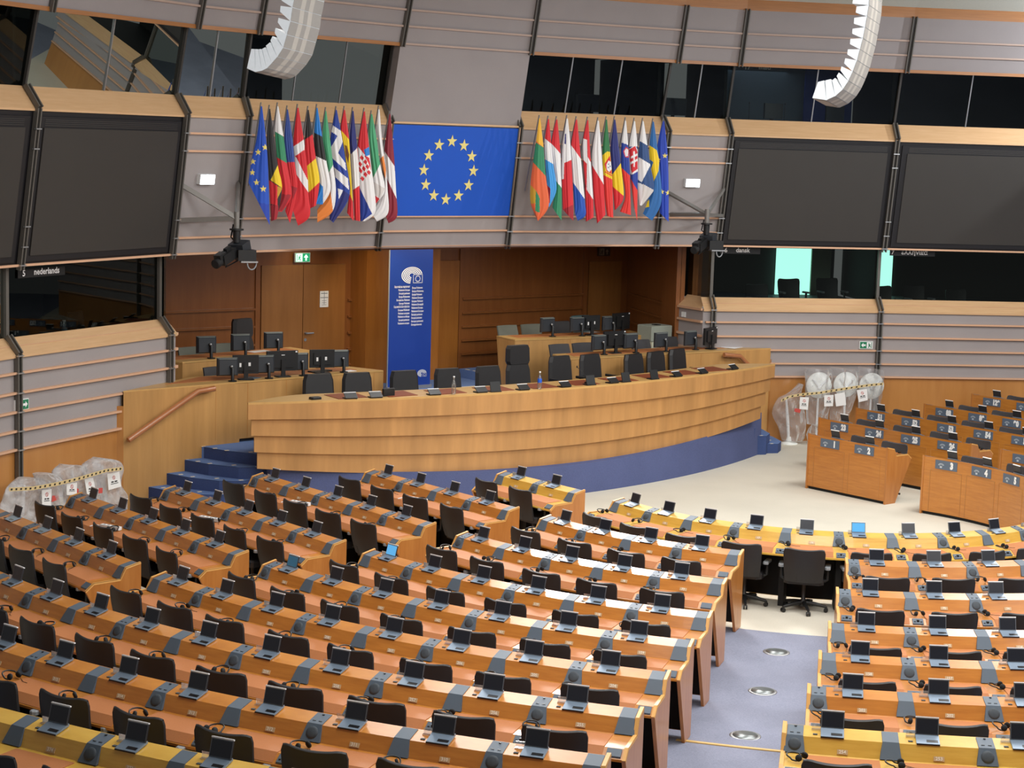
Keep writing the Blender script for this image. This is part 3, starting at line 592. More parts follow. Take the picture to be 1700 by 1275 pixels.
# ---- prototypes (each is moved to its first place, then copied)
def chair_proto(raise_, full, skin='chair'):
    r = thing('office_chair', 'x', 'chair', (0, 0, 0))
    g = G(); NX, NZ = 14, 9; H0, H1 = .44 + raise_, .885 + raise_
    def back(u, v, side):
        w = .262 - .03 * (1 - v) ** 2; cur = .042 * (1 - u * u); y = -.175 - .085 * v - cur - .02 * math.sin(v * 3.1); th = .05 - .018 * v
        return (w * u * (1 - (.05 * abs(u) ** 4 if v > .99 else 0)), y - (0 if side else th * (1 - .45 * abs(u) ** 3)), H0 + (H1 - H0) * v - ((.024 * (1 - u * u) + .022 * max(0, abs(u) - .8) / .2) * ((v - .8) / .2) if v > .8 else 0))
    us = [-1 + 2 * k / NX for k in range(NX + 1)]; vs = [k / NZ for k in range(NZ + 1)]
    fr = [[back(u, v, 1) for u in us] for v in vs]; bk = [[back(u, v, 0) for u in us] for v in vs]
    g.grid(fr, 0); g.grid(bk, 0)
    g.grid([fr[-1], [((a[0] + b[0]) / 2, (a[1] + b[1]) / 2, a[2] + .012) for a, b in zip(fr[-1], bk[-1])], bk[-1]], 0); g.grid([fr[0], bk[0]], 0); g.grid([[a[0] for a in fr], [a[0] for a in bk]], 0); g.grid([[a[-1] for a in fr], [a[-1] for a in bk]], 0)
    for u in (-.36, .36): g.grid([[back(u - .012, v, 0) for v in (.0, .12, .24)], [(lambda q: (q[0], q[1] - .004, q[2]))(back(u, v, 0)) for v in (.0, .12, .24)], [back(u + .012, v, 0) for v in (.0, .12, .24)]], 0)
    obj('backrest', g, M[skin], r, False)
    g = G(); z = .40 + raise_; g.rbox(-.25, .25, -.20, .26, z, z + .085, .06); obj('seat', g, M[skin], r, False)
    for sx in (-1, 1):
        g = G(); g.rbox(sx * .29 - .035, sx * .29 + .035, -.16, .08, .60 + raise_, .635 + raise_, .02); 
        o = obj('armrest', g, M['arm'], r, False); g = G(); g.tube([(sx * .25, -.04, .43 + raise_), (sx * .29, -.04, .45 + raise_), (sx * .29, -.04, .60 + raise_)], .022, 6); obj('arm_post', g, M['black'], o, False)
    g = G(); g.lathe([(.05, .06), (.05, .13), (.028, .15), (.028, .40 + raise_)], (0, 0, 0), 10)
    for k in range(5):
        a = math.pi / 2 + math.pi + k * 2 * math.pi / 5 + .3; c, s_ = math.cos(a), math.sin(a); g.tube([(c * .03, s_ * .03, .11), (c * .16, s_ * .16, .095), (c * .29, s_ * .29, .072)], [.03, .026, .018], 6)
    obj('star_base', g, M['black'], r, False)
    if full:
        for k in range(5):
            a = math.pi / 2 + math.pi + k * 2 * math.pi / 5 + .3; c, s_ = math.cos(a) * .29, math.sin(a) * .29; g = G()
            for q in (-.016, .016): g.lathe([(.028, -.009), (.028, .009)], (c + q * s_ / .29, s_ - q * c / .29, .028), 10, 0, (s_, -c, 0))
            g.obox((c, s_, .062), (.014, 0, 0), (0, .014, 0), (0, 0, .012)); obj('caster', g, M['black'], r, False)
    return r
def laptop_proto(display):
    r = thing('laptop', 'x', 'laptop', (0, 0, 0))              # local -Y is towards the user, origin at the front edge of the base
    tl = .038 / .16; g = G(); W = .088
    def q(y, z): return (y, z + y * tl)
    pr = [q(-.012, .004), q(-.012, .012), q(.10, .020), q(.125, .020), q(.125, .004)]
    g.loft([[(-W, y, z) for y, z in pr], [(W, y, z) for y, z in pr]]); b = obj('laptop_base', g, M['lapbase'], r, False)
    g = G(); y, z = q(.006, .0145); y2, z2 = q(.036, .0168); g.loft([[(-.01, y, z), (-.01, y2, z2), (-.01, y2, z2 - .004), (-.01, y, z - .004)], [(W - .012, y, z), (W - .012, y2, z2), (W - .012, y2, z2 - .004), (W - .012, y, z - .004)]]); obj('touch_strip', g, M['lapkey'], b, False)
    g = G(); y, z = q(-.0135, .002); g.obox((0, y, z + .003), (W, 0, 0), (0, .002, 0), (0, 0, .004)); obj('front_edge', g, M['black'], b, False)
    g = G(); d = Vector((0, .038, .130)).normalized(); nn = Vector((0, -d.z, d.y)); y, z = q(.098, .021); c0 = Vector((0, y, z)); Hh = .128
    g.obox(c0 + d * (Hh / 2) - nn * .005, (W, 0, 0), d * (Hh / 2), nn * .005); g.obox(c0 + d * (Hh / 2) + nn * .0003, (W - .001, 0, 0), d * (Hh / 2 - .001), nn * .0006, 1); lid = obj('laptop_lid', g, [M['lidback'], M['laplid']], r, False)
    g = G(); g.obox(c0 + d * (Hh * .49) + nn * .0012, (W - .007, 0, 0), d * (Hh * .44), nn * .001); obj('display', g, M[display], lid, False)
    g = G(); g.obox(c0 + d * (Hh + .004) - nn * .004, (W, 0, 0), d * .005, nn * .008); obj('lid_edge', g, M['laptop'], lid, False)  # white strip paints in the reflection on the lid's top edge
    return r
def phones_proto(var):
    r = thing('headphones', 'x', 'headphones', (0, 0, 0)); g = G(); rad = .066
    t = R((12, 30, 20)[var]); pts = []
    for k in range(17):
        a = R(-35 + 250 * k / 16); p = (rad * math.cos(a), rad * 1.12 * math.sin(a)); pts.append((p[0], p[1] * math.cos(t), .012 + (p[1] + .045) * math.sin(t) * .5 + (.012 if 2 < k < 14 else 0)))
    g.tube(pts, .0065, 6); obj('headband', g, M['black'], r, False)
    for e in (0, -1):
        g = G(); p = pts[e]; g.lathe([(.006, -.012), (.025, -.010), (.028, .0), (.025, .010), (.004, .012)], (p[0] * .82, p[1] - .008, max(.034, p[2] + .012)), 12, 0, (1 if e == 0 else -1, .1, .35)); obj('ear_cup', g, M['blackr'], r, False)
    g = G(); g.tube([(0.05, -.05, .012), (.03, -.10, .006), (.0, -.15, .006), (0.0, -.20, .004)], .0022, 4); obj('cable', g, M['blackr'], r, False)
    return r
CH = {k: chair_proto(dz, f, 'chairfab' if k == 'low' else 'chair') for k, (dz, f) in {'front': (-.02, True), 'mid': (.05, False), 'high': (.09, False), 'low': (.03, False)}.items()}  # numbered-block chairs take grey to paint in light reflected off black leather
LP = {'off': laptop_proto('disp'), 'blue': laptop_proto('dispb'), 'dim': laptop_proto('dispc')}
HP = {k: phones_proto(k) for k in range(3)}
USED = set()
def place(table, k, loc, rz, label, group=None):
    src = table[k]; key = (id(table), k)
    if key not in USED:
        USED.add(key); src.location = loc; src.rotation_euler = (0, 0, rz); src['label'] = label
        if group: src['group'] = group
        return src
    return dup(src, loc, rz, label, group)
def seen(p, m=40):
    x, y = pix(p); return -m < x < 1700 + m and -m < y < 1275 + m
rng = random.Random(11)
def fill(F, laps, bounds, names, row, lit={}, chairs='high', sch=.33, phones=True, nochair=()):
    for i, tl in enumerate(laps):
        o = F.o(tl); rz = math.atan2(-o.y, -o.x) - math.pi / 2; where = names(i)
        p = F.P(tl, .012, .918)
        if seen(p, 15): place(LP, lit.get(i, 'off'), p, rz, ('small grey laptop' if i not in lit else 'laptop with blue screen') + where if not callable(where) else where('laptop'), 'laptops on the desk rows')
        pc = F.P(tl + .02 + rng.uniform(-.03, .03), sch + rng.uniform(-.015, .02), 0); gz = F.z
        pc.z = gz
        if i not in nochair and (seen(pc + Z3 * .9, 30)): place(CH, chairs, pc, rz + rng.uniform(-.07, .07), ('black padded office chair' + where) if not callable(where) else where('chair'), 'office chairs at the desk rows')
        if phones:
            b = bounds[i]; ph = F.P(b + .015 + rng.uniform(-.015, .02), .26 + rng.uniform(-.03, .05), .800)
            if seen(ph, 5): place(HP, rng.randrange(3), ph, rz + R(rng.choice((75, 60, 90, 20, 100)) if rng.random() < .75 else rng.uniform(-20, 30)), 'black headphones' + where if not callable(where) else where('headphones'), 'headphones on the desk rows')
ROWN = {1: 'front', 2: 'second', 3: 'third', 4: 'fourth', 5: 'fifth', 6: 'sixth', 7: 'seventh', 8: 'eighth', 9: 'ninth'}
PHI0 = 50.7458
# block left of the aisle and the long front row
Bdef = {1: (-45.605, 10), 2: (-39.352, 4), 3: (-37.252, 5), 4: (-36.136, 6), 5: (-35.577, 7), 6: (-34.691, 8), 7: (-39.48, 11), 8: (-30.10, 9), 9: (-21.48, 5)}
Bfirst = {2: 42, 3: 77, 4: 117, 5: 159, 6: 204, 7: 255, 8: 309, 9: 371}
CHK = {1: 'front', 2: 'mid', 3: 'mid'}
for k, (phi, n) in Bdef.items():
    Rk, zk, p = RR[k - 1], RZK[k - 1], RP[k - 1]; F = Fr(arc_frame(Rk, R(phi - PHI0)), zk); laps = [i * p for i in range(n)]
    if k == 1:
        nums = [20 - i for i in range(n)]; nm = lambda i: ', yellow curved front row, %s seat from its far left end' % ORD[i + 1]
        lab = 'long curved yellow-wood desk forming the front row'
    else:
        nums = [Bfirst[k] + n - 1 - i for i in range(n)]; nm = (lambda k, n: lambda i: ', %s curved row left of blue aisle, %s seat from the aisle' % (ROWN[k], ORD[n - i]))(k, n)
        lab = 'curved wooden desk, %s row, left of the blue carpet aisle' % ROWN[k]
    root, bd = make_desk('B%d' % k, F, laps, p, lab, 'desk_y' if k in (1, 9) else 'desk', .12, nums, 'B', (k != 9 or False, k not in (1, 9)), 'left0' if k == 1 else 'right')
    lit = {1: {5: 'blue'}, 4: {0: 'blue'}, 5: {0: 'dim'}}.get(k, {})
    fill(F, laps, bd, nm, k, lit, CHK.get(k, 'high'))
# block right of the aisle
Cdef = {2: (7.947, 4, 41), 3: (5.177, 4, 76), 4: (3.713, 4, 116), 5: (2.648, 4, 158), 6: (1.840, 3, 203), 7: (.827, 4, 254), 8: (.3, 3, 308)}
for k, (phi, n, first) in Cdef.items():
    Rk, zk, p = RR[k - 1], RZK[k - 1], RP[k - 1]; F = Fr(arc_frame(Rk, R(phi - PHI0)), zk); laps = [i * p for i in range(n)]
    nm = (lambda k: lambda i: ', %s curved row right of blue aisle, %s seat from the aisle' % (ROWN[k], ORD[i + 1]))(k)
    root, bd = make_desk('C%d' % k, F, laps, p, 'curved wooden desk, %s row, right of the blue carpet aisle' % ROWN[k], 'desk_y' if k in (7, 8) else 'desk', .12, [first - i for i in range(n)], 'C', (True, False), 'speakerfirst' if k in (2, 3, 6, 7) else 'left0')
    fill(F, laps, bd, nm, k, {}, 'mid')
# straight block by the steps
Adef = {1: (2.743, 2, 22), 2: (3.833, 4, 49), 3: (4.378, 5, 86), 4: (4.121, 5, 127), 5: (3.923, 5, 170), 6: (3.608, 5, 217)}
for k, (y0, n, first) in Adef.items():
    F = Fr(line_frame(-RR[k - 1], y0, (-1, 0), (0, -1)), RZK[k - 1]); p = .7655; laps = [i * p for i in range(n)]
    nm = (lambda k, n: lambda i: ', %s straight row by the steps, %s seat from its right end' % (ROWN[k], ORD[n - i]))(k, n)
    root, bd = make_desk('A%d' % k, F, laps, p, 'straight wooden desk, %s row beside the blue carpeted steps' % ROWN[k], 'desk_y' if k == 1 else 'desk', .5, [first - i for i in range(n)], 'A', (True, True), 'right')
    fill(F, laps, bd, nm, k, {}, 'high')
# block facing the camera, its numbered fronts towards the well
Ddef = {'1': (RR[0], RZK[0], [1.835, 2.571], [2, 1]), '2': (RR[1], RZK[1], [1.328, 2.10, 2.89, 3.68], [26, 25, 24, 23]), '3': (RR[2], RZK[2], [.92, 1.71, 2.50, 3.30, 4.10], [55, 54, 53, 52, 51]), '4': (RR[3], RZK[3], [.65, 1.42, 2.19, 2.945, 3.70], [92, 91, 90, 89, 88]), '5': (RR[4], RZK[4], [.6, 1.37, 2.13, 2.90, 3.67], [133, 132, 131, 130, 129])}
def dname(nums): return lambda i: (lambda w: {'laptop': 'small laptop seen from behind at the desk panel numbered %d', 'chair': 'grey-black office chair behind the desk panel numbered %d', 'headphones': 'black headphones at the desk panel numbered %d'}[w] % nums[i])
for k, (x, z, ys, nums) in Ddef.items():
    F = Fr(line_frame(x, 0, (1, 0), (0, 1)), z); kk = int(k)
    root, bd = make_desk('D' + k, F, ys, .775, {1: 'short two-seat wooden desk with front plaques 1 and 2', 2: 'second numbered wooden desk row, plaques 23 to 26 on its front', 3: 'third numbered wooden desk row, plaques 51 to 55 on its front', 4: 'fourth numbered wooden desk row, starting with plaque 88', 5: 'farthest numbered wooden desk row, starting with plaque 129'}[kk], 'desk', .5, nums, 'D', (True, True), 'right')
    fill(F, ys, bd, dname(nums), k, {}, 'low', .36, k in '12')
for k, psi, nums in ((1, [59.2, 70.3, 81.5, 92.9], [6, 5, 4, 3]), (2, [64.6, 72.4, 80.2, 88.0], [30, 29, 28, 27])):
    Rk = RR[k - 1]; F = Fr(arc_frame(Rk, 0), RZK[k - 1]); laps = [R(a) * Rk for a in psi]
    root, bd = make_desk('E%d' % k, F, laps, laps[1] - laps[0], {1: 'curved wooden desk facing the podium with front plaques 3, 4 and 5', 2: 'curved wooden desk at the right edge behind plaques 3 to 5'}[k], 'desk', .12, nums, 'D', (False, True), 'right')
    fill(F, laps, bd, dname(nums), k, {}, 'low', .36, False)
# things lying on the worktops: white power strips, aisle floor plates and yellow strip
for i, (x, y, rzd, lab) in enumerate(((184, 875, 0, 'white power strip on the fifth straight desk row by the steps'), (348, 861, 0, 'white power strip on the fourth straight desk row by the steps'), (499, 835, 0, 'white power strip on the third straight desk row by the steps'), (693, 829, 0, 'white power strip on the second straight desk row by the steps'))):
    k = (4, 3, 2, 1)[i]; c = at(x, y, RZK[k] + .825); r = thing('power_strip', lab, 'power strip', c - Z3 * .022, 'white power strips on desks'); u = WD(.35, -1).normalized(); w = V(-u.y, u.x)
    g = G(); g.obox(c, u * .15, w * .03, Z3 * .021); b = obj('strip_body', g, M['wplastic'], r); g = G()
    for q in range(4): g.lathe([(.016, 0), (.016, .003)], c + u * (-.1 + .066 * q) + Z3 * .021, 10)
    obj('socket', g, M['arm'], b); g = G(); e = c - u * .15; g.tube([e, e - u * .08 - w * .02, e - u * .12 - w * .08 - Z3 * .012], .007, 6); obj('cable', g, M['wplastic'], r)
for i, (x, y, lab) in enumerate(((1289, 1083, 'round metal floor plate in the blue aisle, farthest of three'), (1266, 1148, 'round metal floor plate in the blue aisle, middle of three'), (1237, 1222, 'round metal floor plate in the blue aisle beside the yellow strip'))):
    p = at(x, y, 0.); 
    for _ in range(4):
        q = (p - V(.69945, .03054)); wx = math.cos(_a) * q.x + math.sin(_a) * q.y; wy = -math.sin(_a) * q.x + math.cos(_a) * q.y; p = at(x, y, h_of(math.hypot(wx, wy)))
    r = thing('floor_plate', lab, 'floor plate', p, 'floor plates in the aisle'); g = G(); g.lathe([(.155, .0), (.155, .006), (.14, .009), (.02, .010)], p, 28); obj('plate_rim', g, M['steel2'], r); g = G(); g.lathe([(.125, .0095), (.125, .0125), (.001, .0125)], p, 24); obj('plate_lid', g, M['disc'], r)
F = Fr(arc_frame(9.9, R(-7.2 - PHI0)), h_of(9.9)); g = G(); sweep(g, F, [(-.03, .001), (-.03, .008), (.03, .014), (.03, .004)], 0, 1.05, .2)
tag(obj('floor_strip', g, M['line']), 'yellow strip across the blue carpet aisle', 'floor strip')
# ================================================================== PODIUM AND STAGE FURNITURE
pod = thing('podium', 'long curved oak podium with four overlapping wood bands', 'podium', (0, 5.6, 0))
ZPT = 1.8
def hb(x): return .33 - .075 * min(1, (x / 5.6) ** 2)
NX = 48
for j in range(4):
    ex = 5.66 - .075 * j; rec = .055 * j; g = G(); fr = []; 
    for k in range(NX + 1):
        x = -ex + 2 * ex * k / NX; y = yp(x) + rec; z1 = ZPT - hb(x) * j + (0 if j == 0 else .01); z0 = ZPT - hb(x) * (j + 1)
        th = .09 if k in (0, NX) else .12
        fr.append([(x, y, z0), (x, y, z1), (x * .992, y + th, z1), (x * .992, y + th, z0)])
    g.loft(fr, 0); obj('front_band', g, M['podium'], pod)
def yin(x):
    a = abs(x); return yp(x) + (.74 if a < 4.35 else max(.02, .74 * (1 - ((a - 4.35) / 1.31) ** 1.6)))
g = G(); top = []
for k in range(NX * 2 + 1):
    x = -5.66 + 11.32 * k / NX / 2; top.append([(x, yp(x), ZPT - .03), (x, yp(x), ZPT + .003), (x, yin(x), ZPT + .003), (x, yin(x), ZPT - .03)])
g.loft(top, 0); obj('podium_top', g, M['podtop'], pod)
g = G(); rows = [[(x, yin(x) - .05, z) for z in (.9, ZPT - .03)] for x in [-5.0 + 10 * k / 30 for k in range(31)]]; g.grid(rows); obj('back_panel', g, M['oak'], pod)
g = G(); rows = []
for k in range(NX + 1):
    x = -5.15 + 11.03 * k / NX; xx = max(-5.5, min(5.5, x)); zt = ZPT - 4 * hb(xx) + .02; y = 4.87 + .039 * x * x
    rows.append([(x, y, 0), (x, y + .03, zt), (x * .99, y + .3, zt), (x * .99, y + .3, 0)])
g.loft(rows, 0); obj('carpeted_base', g, M['basecarpet'], pod)
# stage seats
def exec_proto(tall):
    r = thing('executive_chair', 'x', 'chair', (0, 0, 0)); g = G(); H = 1.06
    def slab(g, z0, z1, w0, w1, y0, y1, th):
        rings = []
        for k in range(7):
            v = k / 6; w = w0 + (w1 - w0) * v; y = y0 + (y1 - y0) * v; z = z0 + (z1 - z0) * v; q = .03 if k in (0, 6) else 0; w -= q
            rings.append([(-w, y, z), (-w + .04, y + th * .5, z), (w - .04, y + th * .5, z), (w, y, z), (w - .03, y - th * .6, z), (-w + .03, y - th * .6, z)])
        g.loft(rings)
    slab(g, .46, H, .29, .26, -.24, -.30, .09); obj('backrest', g, M['chair'], r, False)
    if tall: g = G(); slab(g, H + .005, H + .33, .265, .25, -.30, -.31, .11); obj('headrest', g, M['chair'], r, False)
    g = G(); g.rbox(-.27, .27, -.24, .27, .42, .53, .07); obj('seat', g, M['chair'], r, False)
    for s_ in (-1, 1): g = G(); g.rbox(s_ * .32 - .03, s_ * .32 + .03, -.2, .15, .66, .70, .02); g.tube([(s_ * .27, 0, .45), (s_ * .32, 0, .48), (s_ * .32, 0, .66)], .02, 6); obj('armrest', g, M['black'], r, False)
    g = G(); g.lathe([(.05, .06), (.05, .13), (.03, .15), (.03, .42)], (0, 0, 0), 10)
    for k in range(5): a = 2 * math.pi * k / 5; g.tube([(0, 0, .1), (.3 * math.cos(a), .3 * math.sin(a), .05)], [.03, .02], 6)
    for k in range(5): a = 2 * math.pi * k / 5; g.ball((.3 * math.cos(a), .3 * math.sin(a), .03), .028, .028, .03)
    obj('star_base', g, M['black'], r, False); return r
def fabric_proto(mat):
    r = thing('conference_chair', 'x', 'chair', (0, 0, 0)); g = G()
    fr = []
    for k in range(9):
        u = -1 + k / 4; y = -.22 + .06 * u * u; fr.append([(.25 * u, y, .50), (.255 * u, y - .05, .72), (.25 * u, y - .12, .93), (.25 * u, y - .155, .93), (.255 * u, y - .09, .72), (.25 * u, y - .04, .50)])
    g.loft(fr, 0, True, True, True); obj('backrest', g, M[mat], r, False)
    g = G(); g.rbox(-.24, .24, -.2, .26, .42, .50, .06); obj('seat', g, M[mat], r, False)
    g = G(); g.lathe([(.04, .06), (.04, .12), (.025, .14), (.025, .42)], (0, 0, 0), 10)
    for k in range(5): a = 2 * math.pi * k / 5; g.tube([(0, 0, .1), (.27 * math.cos(a), .27 * math.sin(a), .03)], [.03, .022], 6)
    obj('star_base', g, M['black'], r, False); return r
EX = {'mid': exec_proto(False), 'tall': exec_proto(True)}
FC = {'grn': fabric_proto('chairgrn'), 'gry': fabric_proto('chairfab'), 'teal': fabric_proto('teal')}
exs = [(-3.646, 1.907, .2), (-2.964, 1.921, .25), (-2.093, 1.915, .1), (-1.237, 1.916, .05), (-.386, 1.904, .1), (.28, 0, 0), (1.273, 2.02, -.2), (2.048, 2.005, -.25), (3.274, 1.902, -.25), (3.956, 1.897, -.25), (4.67, 1.923, -.3)]
names_ex = ['first black low-back chair from the left behind the podium', 'second black low-back chair from the left behind the podium, left of the blue banner foot', 'black low-back chair behind the podium beside the foot of the blue banner', 'black low-back chair behind the podium with a glass bottle before it', 'black low-back chair just left of the tall chair behind the podium', 'tallest black chair with separate headrest at the middle of the podium', 'black podium chair right of the tall chair, before the desk corner', 'second black podium chair right of the tall middle chair', 'third black chair from the right end of the podium', 'second black chair from the right end of the podium', 'rightmost black chair behind the right end of the podium']
for (x, zt, a), nm in zip(exs, names_ex):
    y = 4.9 + .0265 * x * x + 1.25 + .30
    tall = zt == 0; zr = .9 if tall else zt - 1.06 + .03
    place(EX, 'tall' if tall else 'mid', V(x, y, max(.9, zr) if not tall else .9), math.pi - a * .0 + (-.0) + .05 * x, nm, 'executive chairs behind the podium')
# leather pads, folding terminals, bottles etc. on the podium
pads = [-3.95, -3.12, -2.25, -1.35, -.45, .45, 1.35, 2.2, 3.05, 3.9, 4.5]
for x in pads[:-1]:
    g = G(); y0 = yp(x) + .12; P = [V(x - .3, y0, ZPT + .004), V(x + .22, y0 - .02, ZPT + .004), V(x + .30, y0 + .5, ZPT + .004), V(x - .26, y0 + .5, ZPT + .004)]; g.prism(P, Z3 * .006); obj('leather_pad', g, M['pad2'] if 'pad2' in M else M['pad'], pod)
def term_proto(kind):
    r = thing('desk_terminal', 'x', 'terminal', (0, 0, 0)); g = G(); g.rbox(-.10, .10, -.02, .12, 0, .016, .008); obj('terminal_base', g, M['black'], r, False); g = G()
    if kind == 'flat': g.obox((0, .02, .05), (.10, 0, 0), (0, .05, .035), (0, -.004, .005)); obj('terminal_screen', g, M['black'], r, False); g = G(); g.obox((0, .07, .088), (.10, 0, 0), (0, .008, 0), (0, 0, .009)); obj('lit_top_edge', g, M['laptop'], r, False)
    else: g.obox((0, .03, .085), (.095, 0, 0), (0, .022, .075), (0, -.006, .003)); obj('terminal_screen', g, M['black'], r, False)
    return r
TM = {'flat': term_proto('flat'), 'up': term_proto('up')}
tms = [(590, 664, 'flat', 'leftmost'), (626, 661, 'flat', 'second from the left'), (722, 656, 'flat', 'third from the left'), (800, 652, 'flat', 'before the gap left of the middle chair'), (839, 654, 'up', 'standing upright left of the tall chair'), (881, 650, 'flat', 'in front of the tall middle chair'), (945, 644, 'flat', 'low flat one right of the tall chair'), (984, 640, 'up', 'standing upright right of the tall chair'), (1028, 638, 'flat', 'first flat one right of the upright pair'), (1049, 636, 'up', 'upright at the start of the right half'), (1086, 633, 'flat', 'third flat one of the right half'), (1100, 632, 'up', 'upright one near the three right chairs'), (1133, 627, 'flat', 'third from the right end'), (1177, 622, 'flat', 'second from the right end'), (1222, 614, 'flat', 'rightmost')]
tms2 = [t for t in tms if not (t[0] in (1086,))]
for x, y, k, w in tms2:
    p = at(x, y, ZPT + .004); yy = yp(p.x) + .05; p = V(p.x, max(min(p.y, yy + .1), yy), ZPT + .004)
    place(TM, k, p, math.atan(.053 * p.x) , 'black podium terminal, ' + w, 'terminals on the podium')
for x, yb, lab in ((768, 657, 'clear glass water bottle on the podium, left of the tall chair'), (915, 649, 'clear water bottle with label on the podium, before the tall chair')):
    p = at(x, yb, ZPT + .012); p.y = max(p.y, yp(p.x) + .06); r = thing('water_bottle', lab, 'bottle', p, 'bottles on the podium'); g = G()
    g.lathe([(.034, 0), (.036, .01), (.036, .13), (.030, .17), (.014, .22), (.012, .26), (.014, .262), (.014, .275), (.001, .275)], p, 14); obj('bottle_glass', g, M['bottle'], r)
    g = G(); g.lathe([(.0145, .262), (.0155, .264), (.0155, .282), (.001, .284)], p, 10); obj('bottle_cap', g, M['wplastic'], r)
    if x > 800: g = G(); g.lathe([(.0366, .10), (.0366, .16), (.0335, .165)], p, 14); obj('bottle_label', g, M['eublue'], r)
p = at(1005, 642, ZPT + .01); p.y = yp(p.x) + .22; r = thing('gooseneck_microphone', 'thin gooseneck microphone leaning over the podium near the tall chair', 'microphone', p)
g = G(); g.rbox(p.x - .05, p.x + .05, p.y - .04, p.y + .04, p.z, p.z + .03, .01); obj('microphone_base', g, M['black'], r); g = G(); tip = at(958, 610, 2.05); tip.y = p.y + .1; tip = atY(958, 609, p.y + .1)
g.tube([p + Z3 * .03, p.lerp(tip, .4) + Z3 * .06, tip], .005, 5); g.ball(tip, .012, .012, .02); obj('gooseneck', g, M['black'], r)
for x, yb, nm_, lab in ((530, 664, 'phone_console', 'small black console at the left end of the podium'), (645, 661, 'phone_console', 'small upright black box on the podium by the second chair')):
    p = at(x, yb, ZPT + .004); p.y = max(p.y, yp(p.x) + .1); g = G()
    if x < 600: g.rbox(p.x - .1, p.x + .08, p.y, p.y + .12, p.z, p.z + .035, .02)
    else: g.rbox(p.x + .02, p.x + .24, p.y + .05, p.y + .1, p.z, p.z + .12, .01)
    tag(obj(nm_, g, M['black']), lab, 'console')
# ---- rear desks
def rear_desk(name_lab, pts, z0, z1, seams, inset, sidein=.25):
    r = thing('staff_desk', name_lab, 'desk', sum((V(*p) for p in pts), V(0, 0)) / len(pts) + Z3 * z0)
    g = G(); A, B, C2, D2 = [V(*p) for p in pts]                # A,B front edge; C,D back edge
    n = V(0, -1)
    g.loft([[A + Z3 * (z0 + .06), B + Z3 * (z0 + .06), B + V(0, .05, z0 + .06), A + V(0, .05, z0 + .06)], [A + Z3 * (z1 - .02), B + Z3 * (z1 - .02), B + V(0, .05, z1 - .02), A + V(0, .05, z1 - .02)]], 0)
    obj('front_panel', g, M['oak'], r)
    g = G()
    for v in seams:
        p = A.lerp(B, v); g.obox(p + V(0, -.001, (z0 + z1) / 2 + .02), V(.004, 0, 0), V(0, .002, 0), Z3 * ((z1 - z0) / 2 - .05))
    obj('panel_seam', g, M['dado'], r)
    g = G(); g.prism([A + Z3 * z1, B + Z3 * z1, C2 + Z3 * z1, D2 + Z3 * z1], Z3 * -.03); obj('desk_top', g, M['podtop'], r)
    for P, Q, s_ in ((A, D2, 1), (B, C2, -1)):
        g = G(); Qb = Q.lerp(P, sidein); g.prism([P + Z3 * z0, P + Z3 * (z1 - .02), Q + Z3 * (z1 - .02), Qb + Z3 * z0], V(.04 * s_, 0, 0)); obj('side_panel', g, M['oak'], r)
    g = G(); m_ = (A + B + C2 + D2) / 4; q = [m_.lerp(x, .86) + Z3 * (z1 + .001) for x in (A, B, C2, D2)]; q[0] = q[0].lerp(q[3], .35); q[1] = q[1].lerp(q[2], .35); g.prism(q, Z3 * .004); obj('leather_inlay', g, M['pad'], r)
    g = G(); g.box(min(A.x, B.x) + .1, max(A.x, B.x) - .1, max(A.y, B.y) + .06, max(A.y, B.y) + .12, z0, z0 + .08); obj('plinth', g, M['dado'], r)
    return r
rear_desk('front staff desk on the stage, left side, row of monitors on it', [(-7.0, 7.17), (-2.0, 7.55), (-2.25, 8.25), (-5.35, 8.15)], .9, 1.88, (.33, .45, .60, .75, .96), 0)
rear_desk('rear staff desk on the stage, left side, three monitors on it', [(-5.1, 8.87), (-2.25, 9.30), (-2.35, 10.0), (-5.6, 9.55)], 1.06, 2.03, (.3, .65), 0)
rear_desk('rear staff desk on the stage, right side, with slanted end', [(2.25, 9.34), (5.4, 8.98), (5.6, 9.8), (2.35, 10.05)], 1.06, 2.03, (.1, .4, .7), 0)
rear_desk('front staff desk on the stage, right side, row of monitors on it', [(2.02, 7.5), (7.03, 7.18), (5.5, 8.15), (2.25, 8.2)], .9, 1.88, (.02, .25, .45, .64, .76), 0)
